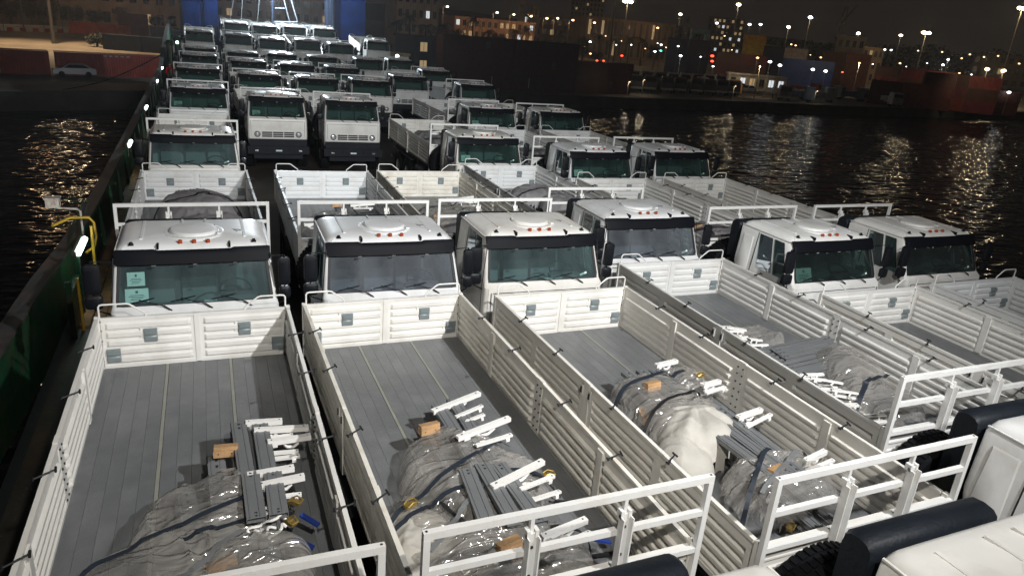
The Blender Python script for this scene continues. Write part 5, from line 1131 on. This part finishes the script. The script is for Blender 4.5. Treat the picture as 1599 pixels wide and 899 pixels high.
building('arcade', (150.8, 288.2, 193.4, 285.7, 12.3), 15, 2, 14, (0.45, 0.36, 0.28), 'pale arcaded hall behind the palms in mid-distance', 0.1, 0.0, wh=0.75, ww=0.35, seed=8)
building('apartment_tower', (266.4, 537.6, 288.8, 525.9, 38.5), 15, 12, 9, (0.75, 0.65, 0.5), 'tall apartment tower with rows of dim windows above the palms', 0.10, 0.0, seed=9)
building('stair_tower', (203.1, 367.6, 205.6, 366.2, 15.5), 4, 3, 1, (0.8, 0.65, 0.5), 'slim beige stair tower beside the arcaded hall', 0, seed=10)
building('chimney_block', (295.7, 427.7, 298.4, 426.0, 21.2), 5, 4, 1, (0.9, 0.75, 0.65), 'narrow pale block standing alone on the skyline', 0, seed=11)
building('water_tower_house', (153.0, 369.6, 156.6, 368.2, 18.7), 4, 3, 1, (0.9, 0.8, 0.75), 'left one of two slim white roof towers over the street', 0, seed=12); building('water_tower_house', (159.4, 366.9, 163.2, 365.5, 17.7), 4, 3, 1, (0.9, 0.8, 0.75), 'right one of two slim white roof towers over the street', 0, seed=15)
building('apartment_lit', (331.9, 451.0, 351.0, 436.5, 23.4), 14, 7, 8, (0.55, 0.42, 0.36), 'apartment block with many lit windows on the skyline', 0.35, 0.15, seed=14)
building('port_office', (177.3, 176.3, 182.9, 170.9, 11.3), 6, 4, 4, (0.85, 0.80, 0.76), 'pale port office with a lit upper floor behind the mixed stack', 0.05, 0.2, seed=16)
building('low_depot', (236.1, 230.3, 246.1, 220.0, 9.7), 6, 3, 8, (0.9, 0.7, 0.5), 'low warmly lit depot right of the port office', 0.3, 0.0, seed=17)
building('far_depot', (286.6, 346.9, 298.7, 337.1, 8.0), 8, 2, 6, (0.6, 0.5, 0.4), 'low far depot behind the yellow containers', 0.3, 0, seed=18); building('far_terraces', (385.7, 285.8, 406.7, 257.7, 12.9), 8, 3, 9, (0.5, 0.42, 0.36), 'far terraced houses under the small orange lamps', 0.2, 0.0, seed=19)
building('street_block', (162.4, 387.3, 190.5, 374.3, 12.6), 8, 3, 8, (0.6, 0.48, 0.38), 'dim street block under the apartment tower', 0.2, 0.05, seed=20)
building('white_wall_shed', (88.3, 168.2, 101.0, 169.6, -1.6), 3, 1, 6, (1.0, 0.85, 0.62), 'low sodium-lit white shed behind the blackish stack', 0, 0, seed=21)
building('white_shed', (118.4, 149.3, 130.0, 142.4, -0.2), 4, 1, 6, (0.85, 0.85, 0.8), 'low white shed behind the yard lorries', 0.1, 0.2, seed=22)

# lamps
LAMPS = [(131.7, 224.2, 17.0, 'twin'), (197.2, 289.2, 17.2, 'mast'), (160.8, 204.3, 18.7, 'mast'), (240.4, 319.7, 16.0, 'white'), (240.1, 294.5, 16.1, 'white'), (243.9, 291.4, 16.5, 'white'), (220.1, 245.9, 15.0, 'mast'), (191.4, 204.4, 17.3, 'mast'), (238.8, 227.7, 14.7, 'mast'), (286.6, 249.5, 16.5, 'mast'), (231.2, 191.2, 15.8, 'twin'), (246.6, 170.9, 25.2, 'twin'),
    (108.3, 124.4, 3.8, 'low'), (109.9, 123.1, 3.3, 'low'), (121.5, 125.9, 2.9, 'low'), (123.4, 124.1, 2.8, 'low'), (114.0, 164.3, 2.7, 'low'), (124.8, 193.2, 2.7, 'low'), (142.5, 217.4, 4.5, 'low'), (108.1, 203.0, 3.8, 'low'), (204.5, 160.6, 6.0, 'low'), (220.8, 172.1, 7.7, 'low'), (223.7, 199.9, 9.3, 'low'), (225.0, 198.4, 9.3, 'low'), (165.6, 112.1, 1.6, 'low'), (211.3, 151.4, 5.9, 'orange'), (205.5, 142.4, 5.9, 'orange'),
    (60.8, 242.5, 10.0, 'street'), (76.0, 248.6, 10.3, 'street'), (95.4, 252.6, 10.0, 'street'), (102.7, 255.1, 9.9, 'street'), (110.4, 257.3, 9.9, 'street'), (117.8, 259.5, 9.7, 'street'), (123.5, 262.4, 10.1, 'street'), (130.9, 264.3, 10.0, 'street'), (140.7, 265.0, 9.8, 'street'), (177.9, 278.0, 10.3, 'street'),
    (236.0, 230.7, 8.1, 'small'), (255.4, 281.4, 8.9, 'small'), (256.9, 280.0, 8.6, 'small'), (322.7, 268.8, 11.2, 'small'), (329.2, 260.8, 11.5, 'small'), (334.5, 253.9, 9.4, 'small'), (336.3, 251.6, 11.4, 'small'), (343.0, 242.4, 11.8, 'small'), (339.8, 246.8, 10.8, 'small'), (306.8, 286.8, 10.3, 'small'), (294.9, 270.3, 9.0, 'small'), (256.4, 332.7, 10.5, 'small'), (348.1, 235.0, 9.2, 'small'), (93.7, 165.3, 18.4, 'tall'), (-24.0, 158.0, 22.0, 'tall'), (-34.0, 190.0, 9.5, 'street'), (-9.0, 225.0, 9.5, 'street')]
WARM = (1.0, 0.74, 0.42); COOL = (0.92, 0.96, 1.0); SOD = (1.0, 0.60, 0.30)
KIND = {'twin': ('head_warm', 0.85, 900, WARM, 0.16, 'mast with warm twin floodlight'), 'mast': ('head_warm', 0.75, 650, WARM, 0.14, 'warm lamp mast'), 'white': ('head_white', 0.8, 120, COOL, 0.14, 'distant bluish white mast lamp'),
        'low': ('head_white', 0.40, 22, COOL, 0.06, 'low dazzling white lamp'), 'orange': ('head_warm', 0.6, 900, WARM, 0.08, 'short pole with orange-white light'), 'street': ('head_orange', 0.48, 520, SOD, 0.09, 'orange street lamp'), 'small': ('head_small', 0.45, 0, SOD, 0.08, 'tiny far orange street lamp'), 'tall': ('head_warm', 0.8, 380, WARM, 0.20, 'tall pole lamp')}
bpos = {}
PLACE = ['above the pale arcaded hall', 'right of the chimney-like block', 'brightest over the yellow containers', 'left of three bluish ones near the lit apartment block', 'middle of three bluish ones', 'right of three bluish ones', 'over the cream stack, short', 'over the mixed stack', 'right of the port office', 'between port office and biggest lamp', 'largest glow above the long red row', 'at the right picture edge, leaning',
    'left of the pair above the orange lorry', 'right of the pair above the orange lorry', 'left of the pair by the white shed on the right', 'right of the pair by the white shed on the right', 'brightest amid the parked cars', 'beside the green lamp, lower', 'just above the green traffic lamp', 'on the roadside by red tail lights', 'near the maroon boxes, lower', 'near the maroon boxes, upper', 'left of the two on the far shed', 'right of the two on the far shed', 'low by the water at the far right', 'above the row of red lamps', 'right of the row of red lamps',
    'right of the starboard tower', 'over the palms near the pink row', 'first of a line over the street', 'second of a line over the street', 'third of a line over the street', 'fourth of a line over the street', 'fifth of a line over the street', 'sixth of a line over the street', 'last of the line before the slim tower', 'right of the arcaded hall',
    'beside the low depot', 'left of two under the short mast', 'right of two under the short mast', 'first of the right-hand cluster', 'second of the right-hand cluster', 'lowest of the right-hand cluster', 'in the middle of the right-hand cluster', 'near the far terraces', 'left of the far terraces', 'by the depot roof', 'right of the depot roof', 'left of the yellow containers', 'at the far right edge', 'in front of the arcaded hall', 'assumed over the port containers', 'by the kerb blocks on the left', 'in front of the beige office']
for i, (x, y, z, k) in enumerate(LAMPS):
    hm, hr, pw, colr, pr, base = KIND[k]
    f = empty('lamp_mast' if k in ('twin', 'mast', 'white', 'tall') else 'street_lamp', (x, y, GZ)); hz = z-GZ
    tag(f, base+' '+PLACE[i], 'lamp', base+'s')
    if k in ('low', 'orange') and False: pass
    b = MB(); b.tube([(0, 0, 0), (0, 0, hz*0.5), (0, 0, hz-0.1)], [pr*1.6, pr*1.2, pr*0.8], 8)
    if k == 'street': b.tube([(0, 0, hz-0.1), (0.3, 0, hz+0.3), (1.2, 0, hz+0.4)], pr*0.7, 6)
    build(b, 'pole', 'light_metal', f, 60)
    def head(dx, dz=0.0, name='lamp_head'):
        b = MB(); b.lathe([(0, hr*0.55), (hr*0.6, hr*0.45), (hr, 0.0), (hr*0.7, -hr*0.45), (0, -hr*0.6)], 12, 'Z', (dx, 0, hz+dz)); build(b, name, hm, f, 60)
    if k == 'twin': head(-1.1); head(1.1)
    elif k == 'street': head(1.4, 0.25)
    else: head(0)
    if i == 11: pw = 2600
    if i in (20, 21): pw = 500
    if i == 16: pw = 260
    if pw: lamp('shore_lamp', 'POINT', (x*0.993, y*0.993, z-hr*0.9), pw, colr, 0.5)
    if (x, y) == (-24.0, 158.0): lamp('assumed_quay_floodlight', 'SPOT', (x, y-1.5, z-1), 62000, (1.0, 0.70, 0.42), 0.3, (-18, 150, GZ), 110, 0.8); lamp('assumed_quay_floodlight', 'SPOT', (x+1.5, y-1.5, z-1), 1300, (1.0, 0.70, 0.42), 0.3, (-12, 98, GZ), 60, 0.8)  # mast assumed, its lamp out of view; spots added to light the quay
for x, y, lb in ((66.5, 109.6, 'small assumed quay lamp for the lit pavement right of the blackish stack'), (93.0, 115.2, 'small assumed quay lamp in front of the yard lorries'), (113.5, 115.5, 'small assumed quay lamp at the right end of the yard lorries'), (74.0, 117.0, 'small assumed quay lamp beside the first yard lorry')):  # assumed posts, added as the unseen source of lit patches on the quay
    f = empty('assumed_quay_lamp', (x, y, GZ)); tag(f, lb, 'lamp', 'small assumed lamps along the quay edge')
    b = MB(); b.tube([(0, 0, 0), (0, 0, 2.4), (0, -0.3, 2.6)], 0.06, 6); build(b, 'pole', 'light_metal', f)
    b = MB(); b.lathe([(0, 0.04), (0.10, 0.02), (0.12, -0.03), (0, -0.04)], 8, 'Z', (0, -0.35, 2.58)); build(b, 'lamp_head', 'head_small', f)
    lamp('assumed_quay_lamp_light', 'POINT', (x, y-0.4, GZ+2.3), 70, (1.0, 0.85, 0.6), 0.1)
q2 = random.Random(41); HS = [q2.uniform(3.5, 9.5) for _ in range(40)]; RK = [['lowest', 'second lowest', 'middle', 'second highest', 'highest'][sorted(HS[i//5*5:i//5*5+5]).index(HS[i])] for i in range(40)]
SIDE = ['near the green lamp', 'behind the car park', 'over the maroon row', 'behind the blue row', 'by the port office', 'above the long red row', 'beyond the brick red pair', 'by the last stack']
for i in range(40):
    a_ = R(27+i*0.72+q2.uniform(-0.3, 0.3)); d_ = q2.uniform(185, 330); x, y = d_*math.sin(a_), d_*math.cos(a_); hz = HS[i]; wh_ = q2.random() < 0.4
    f = empty('yard_light', (x, y, GZ)); tag(f, 'tiny %s yard light, %s of five %s' % ('white' if wh_ else 'amber', RK[i], SIDE[i//5]), 'lamp', 'tiny yard lights %s' % SIDE[i//5])
    build(MB().tube([(0, 0, 0), (0, 0, hz-0.2)], 0.06, 5), 'pole', 'light_metal', f); rr_ = q2.uniform(0.22, 0.40)
    build(MB().lathe([(0, rr_*0.6), (rr_, 0), (0, -rr_*0.6)], 10, 'Z', (0, 0, hz)), 'lamp_head', 'head_white' if wh_ else 'head_small', f)
for x, y, z, pw in ((172, 128, 3, 1500), (190, 132, 3, 1800), (150, 108, 2, 700), (118, 145, 3, 900), (138, 140, 4, 900), (100, 150, 3, 900), (52, 180, 3, 1200)): lamp('yard_fill_light', 'SPOT', (x*0.99, y*0.99, z+3), pw*1.5, (1.0, 0.80, 0.55), 0.4, (x*1.08, y*1.08, GZ), 110, 0.6)  # added spots brightening the container rows, with no lamp of their own
# small coloured lights in the street
for (x, y, z, m_, r_, lb) in [(64.5, 205.0, -0.8, 'lamp_purple', 0.5, 'purple-pink sign light under the pale four storey building'), (128.3, 195.5, 3.0, 'lamp_green', 0.4, 'green traffic lamp beside a bright white one'), (134.5, 178.5, 3.0, 'lamp_red', 0.55, 'upper red beacon by the crane leg'), (134.6, 178.3, 1.6, 'lamp_red', 0.5, 'lower red beacon by the crane leg'),
    (104.0, 190.0, -0.9, 'lamp_red', 0.35, 'red tail lamp in the street, left one'), (107.0, 191.5, -0.9, 'lamp_red', 0.35, 'red tail lamp in the street, middle one'), (126.0, 214.0, 0.2, 'lamp_red', 0.45, 'red tail lamp in the street before the arcade'), (89.0, 195.0, 0.8, 'head_small', 0.6, 'warm shop light over the street'), (158.0, 153.0, 2.0, 'lamp_red', 0.3, 'red lamp over the quay trucks'),
    (201.0, 146.5, 3.6, 'lamp_red', 0.22, 'first red lamp of the row of four'), (202.0, 145.6, 3.5, 'lamp_red', 0.22, 'second red lamp of the row of four'), (203.0, 144.7, 3.4, 'lamp_red', 0.22, 'third red lamp of the row of four'), (204.2, 143.6, 3.2, 'lamp_red', 0.40, 'fourth and largest red lamp of the row')]:
    b = MB(); b.lathe([(0, r_*0.6), (r_*0.7, r_*0.4), (r_, 0), (r_*0.7, -r_*0.4), (0, -r_*0.6)], 10, 'Z')
    o = build(b, 'signal_lamp', m_, None, 60, loc=(x, y, z)); tag(o, lb, 'lamp')
    b = MB(); b.tube([(0, 0, -r_*0.5), (0, 0, GZ-z)], 0.05, 5); build(b, 'post', 'light_metal', o)

# vehicles on the quay
def car_meshes():
    prof = [(-2.2, 0.35), (-2.25, 0.62), (-2.1, 0.88), (-1.3, 0.98), (-0.55, 1.45), (0.95, 1.50), (1.75, 1.05), (2.15, 0.98), (2.22, 0.6), (2.15, 0.32)]
    b = MB(); n = len(prof)
    for y, k in ((-0.86, 0.0), (-0.82, 1.0), (0.82, 1.0), (0.86, 0.0)):
        for x, z in prof: b.v.append((x*(0.985 if k == 0 else 1), (y if z < 1.0 else y*0.80), z if k else (z*0.97+0.01)))
    for i in range(3):
        for j in range(n): b.f.append((i*n+j, i*n+(j+1) % n, (i+1)*n+(j+1) % n, (i+1)*n+j)); b.m.append(0)
    b.f.append(tuple(range(n))); b.f.append(tuple(range(3*n, 4*n))); b.m += [0, 0]
    ML['car_body'] = b.mesh('car_body', 'car_paint', 35)
    b = MB()
    for s in (-1, 1): b.add([(-1.12, s*0.85, 1.0), (-0.52, s*0.71, 1.40), (0.90, s*0.71, 1.44), (1.55, s*0.85, 1.05)], [(0, 1, 2, 3)])
    b.add([(-1.32, -0.66, 1.01), (-1.32, 0.66, 1.01), (-0.60, 0.58, 1.455), (-0.60, -0.58, 1.455)], [(0, 1, 2, 3)]); b.add([(1.76, -0.66, 1.085), (1.76, 0.66, 1.085), (1.02, 0.58, 1.51), (1.02, -0.58, 1.51)], [(0, 1, 2, 3)])
    ML['car_window'] = b.mesh('car_window', 'car_glass')
    b = MB(); b.lathe([(0, 0.10), (0.2, 0.11), (0.31, 0.09), (0.33, 0.0), (0.31, -0.09), (0.2, -0.11), (0, -0.1)], 16, 'Y'); ML['car_wheel'] = b.mesh('wheel', 'tyre_rubber', 40)
    b = MB(); b.box(-0.02, 0.02, -0.16, 0.16, -0.06, 0.06); ML['car_lamp'] = b.mesh('headlight', 'lamp_glass')
car_meshes()
def car(x, y, ang, col, label, parts=True, group=None, s=1.0):
    f = empty('parked_car', (x, y, GZ), (0, 0, R(ang))); f.scale = (s, s, s); tag(f, label, 'car', group); place('car_body', ML['car_body'], f, color=(*col, 1)); place('car_window', ML['car_window'], f)
    if parts:
        for a in (-1.35, 1.35):
            for c in (-0.80, 0.80): place('wheel', ML['car_wheel'], f, (a, c, 0.33))
        for c in (-0.58, 0.58): place('headlight', ML['car_lamp'], f, (-2.24, c, 0.70))
    return f
car(-13.6, 101.0, 12, (0.50, 0.55, 0.60), 'silver car parked in front of the long red container')
car(-22.5, 98.6, 10, (0.25, 0.27, 0.3), 'dark car mostly cut by the left picture edge', s=0.95)
ccols = [(0.5, 0.5, 0.48), (0.35, 0.36, 0.38), (0.1, 0.1, 0.12), (0.6, 0.6, 0.58), (0.25, 0.12, 0.08)]
rnames = ['nearest', 'second', 'third', 'fourth', 'farthest']
for r_ in range(5):
    for c in range(6):
        car(84.0+c*6.2+r_*2.5+rng.uniform(-0.4, 0.4), 142+r_*6.4-c*0.9, 18+rng.uniform(-4, 4), ccols[(r_*3+c*2) % 5], '%s car, %s row of the quay car park, %s from the left' % (['pale', 'grey', 'black', 'whitish', 'brown'][(r_*3+c*2) % 5], rnames[r_], POS[c]), False, 'cars in the quay car park')
# lorries in the yard
b = MB()
for z, hw, yf in ((0.55, 1.2, 0.0), (1.9, 1.2, -0.02), (2.85, 1.12, 0.18), (3.05, 1.0, 0.35)): b.v += [(-hw, yf, z), (hw, yf, z), (hw, 2.1, z), (-hw, 2.1, z)]
for i in range(3):
    for j in range(4): b.f.append((i*4+j, i*4+(j+1) % 4, (i+1)*4+(j+1) % 4, (i+1)*4+j)); b.m.append(0)
b.f += [(12, 13, 14, 15), (3, 2, 1, 0)]; b.m += [0, 0]; b.box(-1.15, 1.15, 2.4, 8.4, 1.1, 2.1); b.box(-0.5, 0.5, 2.0, 8.4, 0.8, 1.1)
ML['lorry_body'] = b.mesh('lorry_body', 'container_paint', 30)
b = MB(); b.add([(-1.05, -0.03, 1.95), (1.05, -0.03, 1.95), (1.0, 0.14, 2.75), (-1.0, 0.14, 2.75)], [(0, 1, 2, 3)]); ML['lorry_screen'] = b.mesh('windscreen', 'car_glass')
b = MB(); b.box(-1.15, 1.15, -0.12, -0.01, 0.6, 0.95); ML['lorry_bumper'] = b.mesh('bumper', 'mark_white')
b = MB(); b.lathe([(0, 0.14), (0.3, 0.15), (0.48, 0.12), (0.5, 0), (0.48, -0.12), (0.3, -0.15), (0, -0.14)], 16, 'X'); ML['lorry_wheel'] = b.mesh('wheel', 'tyre_rubber', 40)
def lorry(x, y, ang, col, label, group=None):
    f = empty('parked_lorry', (x, y, GZ), (0, 0, R(ang))); tag(f, label, 'lorry', group); place('lorry_body', ML['lorry_body'], f, color=(*col, 1)); place('windscreen', ML['lorry_screen'], f); place('bumper', ML['lorry_bumper'], f)
    for a in (-1.0, 1.0):
        for c in (1.1, 6.6): place('wheel', ML['lorry_wheel'], f, (a, c, 0.5))
for i in range(9): lorry(72.5+i*3.25+(0.8 if i > 2 else 0)+(0.8 if i > 4 else 0), 121.8+i*0.25, -28, (0.06, 0.065, 0.075), 'dark lorry facing the water, %s from the left in the yard line' % (POS+['last'])[i], 'dark lorries lined up facing the water')
for i in range(10): lorry(76.0+i*3.9, 134.5+i*0.9, -24, [(0.3, 0.3, 0.3), (0.12, 0.12, 0.14), (0.45, 0.44, 0.4)][i % 3], 'lorry of the second yard line behind the dark ones, %s from the left' % (POS+['ninth', 'tenth'])[i], 'lorries of the second yard line')
for i in range(6): lorry(132.0+i*4.2, 133.0-i*2.8, 20, [(0.5, 0.12, 0.05), (0.4, 0.4, 0.4), (0.12, 0.15, 0.25)][i % 3], 'lorry among the low white lamps before the blue row, %s from the left' % POS[i], 'lorries before the blue container row')
lamp('yard_fill_light', 'SPOT', (104, 121.5, 2.6), 700, (1.0, 0.72, 0.40), 0.2, (106, 130, GZ), 120, 0.6); lamp('yard_fill_light', 'SPOT', (150, 140, 4.5), 1500, (1.0, 0.78, 0.5), 0.4, (156, 150, GZ), 120, 0.6)  # added spots brightening the yard, carried by the two posts below
f = empty('added_yard_lamp', (150, 140.6, GZ)); tag(f, 'added warm yard lamp between the maroon row and the lorries before the blue row', 'lamp'); build(MB().tube([(0, 0, 0), (0, 0, 8.2)], 0.09, 6), 'pole', 'light_metal', f); build(MB().lathe([(0, 0.2), (0.3, 0), (0, -0.2)], 10, 'Z', (0, 0, 8.2)), 'lamp_head', 'head_small', f)
f = empty('added_yard_lamp', (104, 122.1, GZ)); tag(f, 'short added orange yard lamp just above the orange lorry', 'lamp'); build(MB().tube([(0, 0, 0), (0, 0, 6.1)], 0.08, 6), 'pole', 'light_metal', f); build(MB().lathe([(0, 0.16), (0.24, 0), (0, -0.16)], 10, 'Z', (0, 0, 6.2)), 'lamp_head', 'head_small', f)
lorry(109.0, 118.8, -30, (0.22, 0.22, 0.22), 'grey lorry with pale cab at the right end of the yard line'); lorry(139.0, 117.5, -20, (0.75, 0.75, 0.73), 'white lorry cab beside the low dark stack'); lorry(116.5, 118.5, 40, (0.10, 0.16, 0.28), 'bluish lorry right of the yard line'); lorry(124.5, 121.0, 60, (0.25, 0.27, 0.3), 'grey lorry seen from its side under the white lamps')
lorry(103.5, 126.0, 60, (0.85, 0.40, 0.06), 'orange lorry glowing under the pair of white lamps'); lorry(98.0, 130.0, 70, (0.6, 0.6, 0.58), 'whitish lorry behind the orange one')

# kerb blocks and fence on the left
f = empty('kerb_barrier', (-39, 186, GZ)); tag(f, 'row of red and white painted kerb blocks before the trees on the left', 'barrier'); kb = MB(); kb.box(-0.5, 0.5, -0.2, 0.2, 0, 0.75); km = [kb.mesh('kerb_block', 'kerb_red'), kb.mesh('kerb_block', 'kerb_white')]
for k in range(26): place('kerb_block', km[k % 2], f, (-8+k*1.03, -4+k*0.86, 0), (0, 0, R(40)))
b = MB(); b.bar((-9, -2.8, 0.5), (20, 21.4, 0.5), 0.15, 1.6); build(b, 'barrier_wall', 'kerb_white', f)
fp = MB(); fp.tube([(0, 0, 0), (0, 0, 3.2)], 0.07, 6); fpm = fp.mesh('fence_post', 'light_metal')
f2 = empty('wire_fence', (-39, 186, GZ)); tag(f2, 'thin post fence in front of the kerb blocks on the left', 'fence')
for k in range(9): place('fence_post', fpm, f2, (-8+k*3.2, -5.2+k*2.7, 0))
b = MB()
for z in (1.0, 2.0, 3.1): b.tube([(-8, -5.2, z), (17.6, 16.4, z)], 0.025, 4)
build(b, 'fence_wire', 'light_metal', f2)

# trees
def palm_mesh(h, seed):
    rr = random.Random(seed); t = MB(); t.tube([(0, 0, 0), (0.15, 0, h*0.4), (0.1, 0.1, h*0.75), (0.25, 0.05, h)], [0.30, 0.22, 0.18, 0.20], 8)
    c = MB()
    for k in range(22):
        a = k*2.4+rr.uniform(-0.2, 0.2); up_ = rr.uniform(-0.2, 0.9); ln = rr.uniform(2.2, 3.1); prev = None
        for i in range(9):
            s = i/8; x = math.cos(a)*ln*s; y = math.sin(a)*ln*s; z = h+up_*ln*s-1.5*s*s*ln*0.5*(1.3-up_*0.4); q = Vector((x+0.25, y+0.05, z))
            if prev is not None:
                side = Vector((-math.sin(a), math.cos(a), 0))
                for sg in (-1, 1):
                    w_ = (0.55*(1-s)+0.15)*rr.uniform(0.7, 1.1); c.add([prev, prev.lerp(q, 0.55), prev.lerp(q, 0.8)+side*sg*w_+Vector((0, 0, -0.28)), prev.lerp(q, 0.3)+side*sg*w_*0.8+Vector((0, 0, -0.16))], [(0, 1, 2, 3)])
            prev = q
    return t.mesh('trunk', 'bark', 60), c.mesh('crown', 'leaf')
def tree_mesh(h, r_, seed, nl=1500):
    rr = random.Random(seed); t = MB(); t.tube([(0, 0, 0), (0.1, 0, h*0.35), (0, 0.1, h*0.6)], [0.28, 0.2, 0.12], 8)
    cl = []
    for k in range(9):
        a = rr.uniform(0, 6.28); d = rr.uniform(0.1, 0.75)*r_; z = h*rr.uniform(0.5, 0.92); cl.append((math.cos(a)*d, math.sin(a)*d, z, r_*rr.uniform(0.3, 0.55))); t.tube([(0, 0.05, h*0.4), (math.cos(a)*d*0.8, math.sin(a)*d*0.8, z)], [0.10, 0.04], 5)
    c = MB()
    for k in range(nl):
        x, y, z, q = rr.choice(cl); v = Vector((rr.gauss(0, 1), rr.gauss(0, 1), rr.gauss(0, 0.8))).normalized()*q*rr.uniform(0.5, 1.05); p = Vector((x, y, z))+v
        u = Vector((rr.uniform(-1, 1), rr.uniform(-1, 1), rr.uniform(-1, 1))).normalized()*0.17; w_ = u.cross(Vector((rr.uniform(-1, 1), rr.uniform(-1, 1), 1))).normalized()*0.13; c.add([p-u, p-w_, p+u, p+w_], [(0, 1, 2, 3)])
    return t.mesh('trunk', 'bark', 60), c.mesh('crown', 'leaf')
PM = [palm_mesh(h, s) for h, s in ((7.5, 1), (9.0, 2), (6.2, 3))]; TM = [tree_mesh(7.0, 3.2, 5), tree_mesh(5.5, 2.8, 6), tree_mesh(8.5, 4.0, 7, 2200)]
BM = tree_mesh(2.6, 2.4, 9, 1300)
def tree(name, ms, x, y, label, s=1.0, group=None):
    f = empty(name, (x, y, GZ), (0, 0, rng.uniform(0, 6.28))); f.scale = (s, s, s); tag(f, label, 'palm' if name == 'palm_tree' else 'tree', group); place('trunk', ms[0], f); place('crown', ms[1], f)
SPOT = ['nearest the starboard tower', 'under the first street lamp', 'before the pale four storey building', 'at the end of the pale building', 'left of the pink row', 'before the pink row, tall', 'right part of the pink row', 'at the first of the line of street lamps', 'between the second and third line lamps', 'below the third line lamp', 'below the fifth line lamp', 'right of the line lamps', 'left of the tall bare pole', 'at the tall bare pole', 'just right of the tall pole', 'before the arcade, left', 'before the arcade, middle', 'before the arcade, right', 'left of the green lamp', 'behind the car park']
for i, (x, y, k, s) in enumerate([(52, 215, 0, 1.1), (58, 222, 1, 1.1), (62, 220, 2, 1.2), (68, 222, 0, 1.1), (75, 228, 3, 1), (82, 235, 1, 1.2), (88, 236, 0, 1), (93, 238, 4, 1.2), (99, 240, 0, 1.1), (104, 242, 1, 1), (112, 246, 4, 1.1), (121, 250, 1, 1.0), (118, 226, 3, 1.1), (126, 230, 1, 1.0), (131, 228, 0, 1.1), (139, 232, 1, 1.0), (147, 236, 0, 1.2), (154, 238, 3, 1.0), (137, 212, 2, 1.0), (112, 205, 4, 0.8)]):
    if k < 3: tree('palm_tree', PM[k], x, y, 'dark palm %s' % SPOT[i], s, 'palms along the waterfront street')
    else: tree('street_tree', TM[k-3], x, y, 'dark rounded tree %s' % SPOT[i], s)
for i, (x, y, k, s) in enumerate([(-47, 194, 2, 0.8), (-42.5, 199, 0, 1.0), (-38, 200, 1, 1.1), (-35, 205, 2, 0.9), (-31, 207, 0, 0.9), (-27.5, 211, 1, 1.0), (-23, 214, 1, 0.9)]):
    tree('street_tree', TM[k], x, y, 'dark tree behind the red and white kerb blocks, %s from the left edge' % POS[i], s, 'trees behind the kerb blocks')
for i, (x, y, s) in enumerate([(-17.0, 156.5, 0.8), (-15.6, 155.6, 0.75), (-18.0, 222, 0.8), (-10.5, 226, 0.8)]): tree('low_bush' if i < 2 else 'low_tree', BM if i < 2 else TM[i % 2], x, y, ['left bush of the dark heap by the green containers', 'right bush of the dark heap by the green containers', 'small tree before the beige office, left', 'small tree before the beige office, right'][i], s)
# dark ridge of distant trees at the far right
f = MB(); rr = random.Random(77)
for k in range(5200):
    t_ = rr.random(); x = 330+t_*210; y = 520-t_*330; top = 6+10*abs(noise.noise(Vector((t_*9, 0, 3))))+5*noise.noise(Vector((t_*31, 1, 3))); z = GZ+rr.random()**0.7*(top+10); p = Vector((x+rr.uniform(-6, 6), y+rr.uniform(-6, 6), z))
    u = Vector((rr.uniform(-1, 1), rr.uniform(-1, 1), rr.uniform(-1, 1))).normalized()*1.1; w_ = u.cross(Vector((rr.uniform(-1, 1), rr.uniform(-1, 1), 1))).normalized()*0.9; f.add([p-u, p-w_, p+u, p+w_], [(0, 1, 2, 3)])
tag(build(f, 'far_treeline', 'leaf'), kind='stuff')
# harbour crane silhouette beyond the mixed stack
f = empty('harbour_crane', (214, 212, GZ)); tag(f, 'dark lattice harbour crane silhouette against the sky behind the port office', 'crane')
b = MB()
for s in (-1, 1): b.tube([(s*2.0, 0, 0), (s*0.7, 0, 26)], 0.18, 5)
for k in range(9): z = 2+k*2.7; w_ = 2.0-1.3*z/26; b.tube([(-w_, 0, z), (w_, 0, z+2.2)], 0.08, 4); b.tube([(w_, 0, z), (-w_, 0, z+2.2)], 0.08, 4)
b.tube([(-1.0, 0, 20), (4, -1, 27)], 0.2, 5); b.tube([(0, 0, 26), (-3, 0, 19)], 0.15, 5); b.box(-1.2, 1.2, -1, 1, 14, 16.4); build(b, 'crane_lattice', 'chassis_black', f)

# night haze over the harbour (one closed box round the whole scene)
m = bpy.data.materials.new('harbour_haze'); m.use_nodes = True; MATS['harbour_haze'] = m; n = m.node_tree; n.nodes.clear()
out = n.nodes.new('ShaderNodeOutputMaterial'); pv = n.nodes.new('ShaderNodeVolumePrincipled'); pv.inputs['Color'].default_value = (0.9, 0.9, 0.92, 1); pv.inputs['Density'].default_value = 0.00045; pv.inputs['Anisotropy'].default_value = 0.6
n.links.new(pv.outputs[0], out.inputs['Volume'])
b = MB(); b.box(-950, 1450, -850, 3050, -8.5, 90); tag(build(b, 'haze', 'harbour_haze'), kind='stuff')
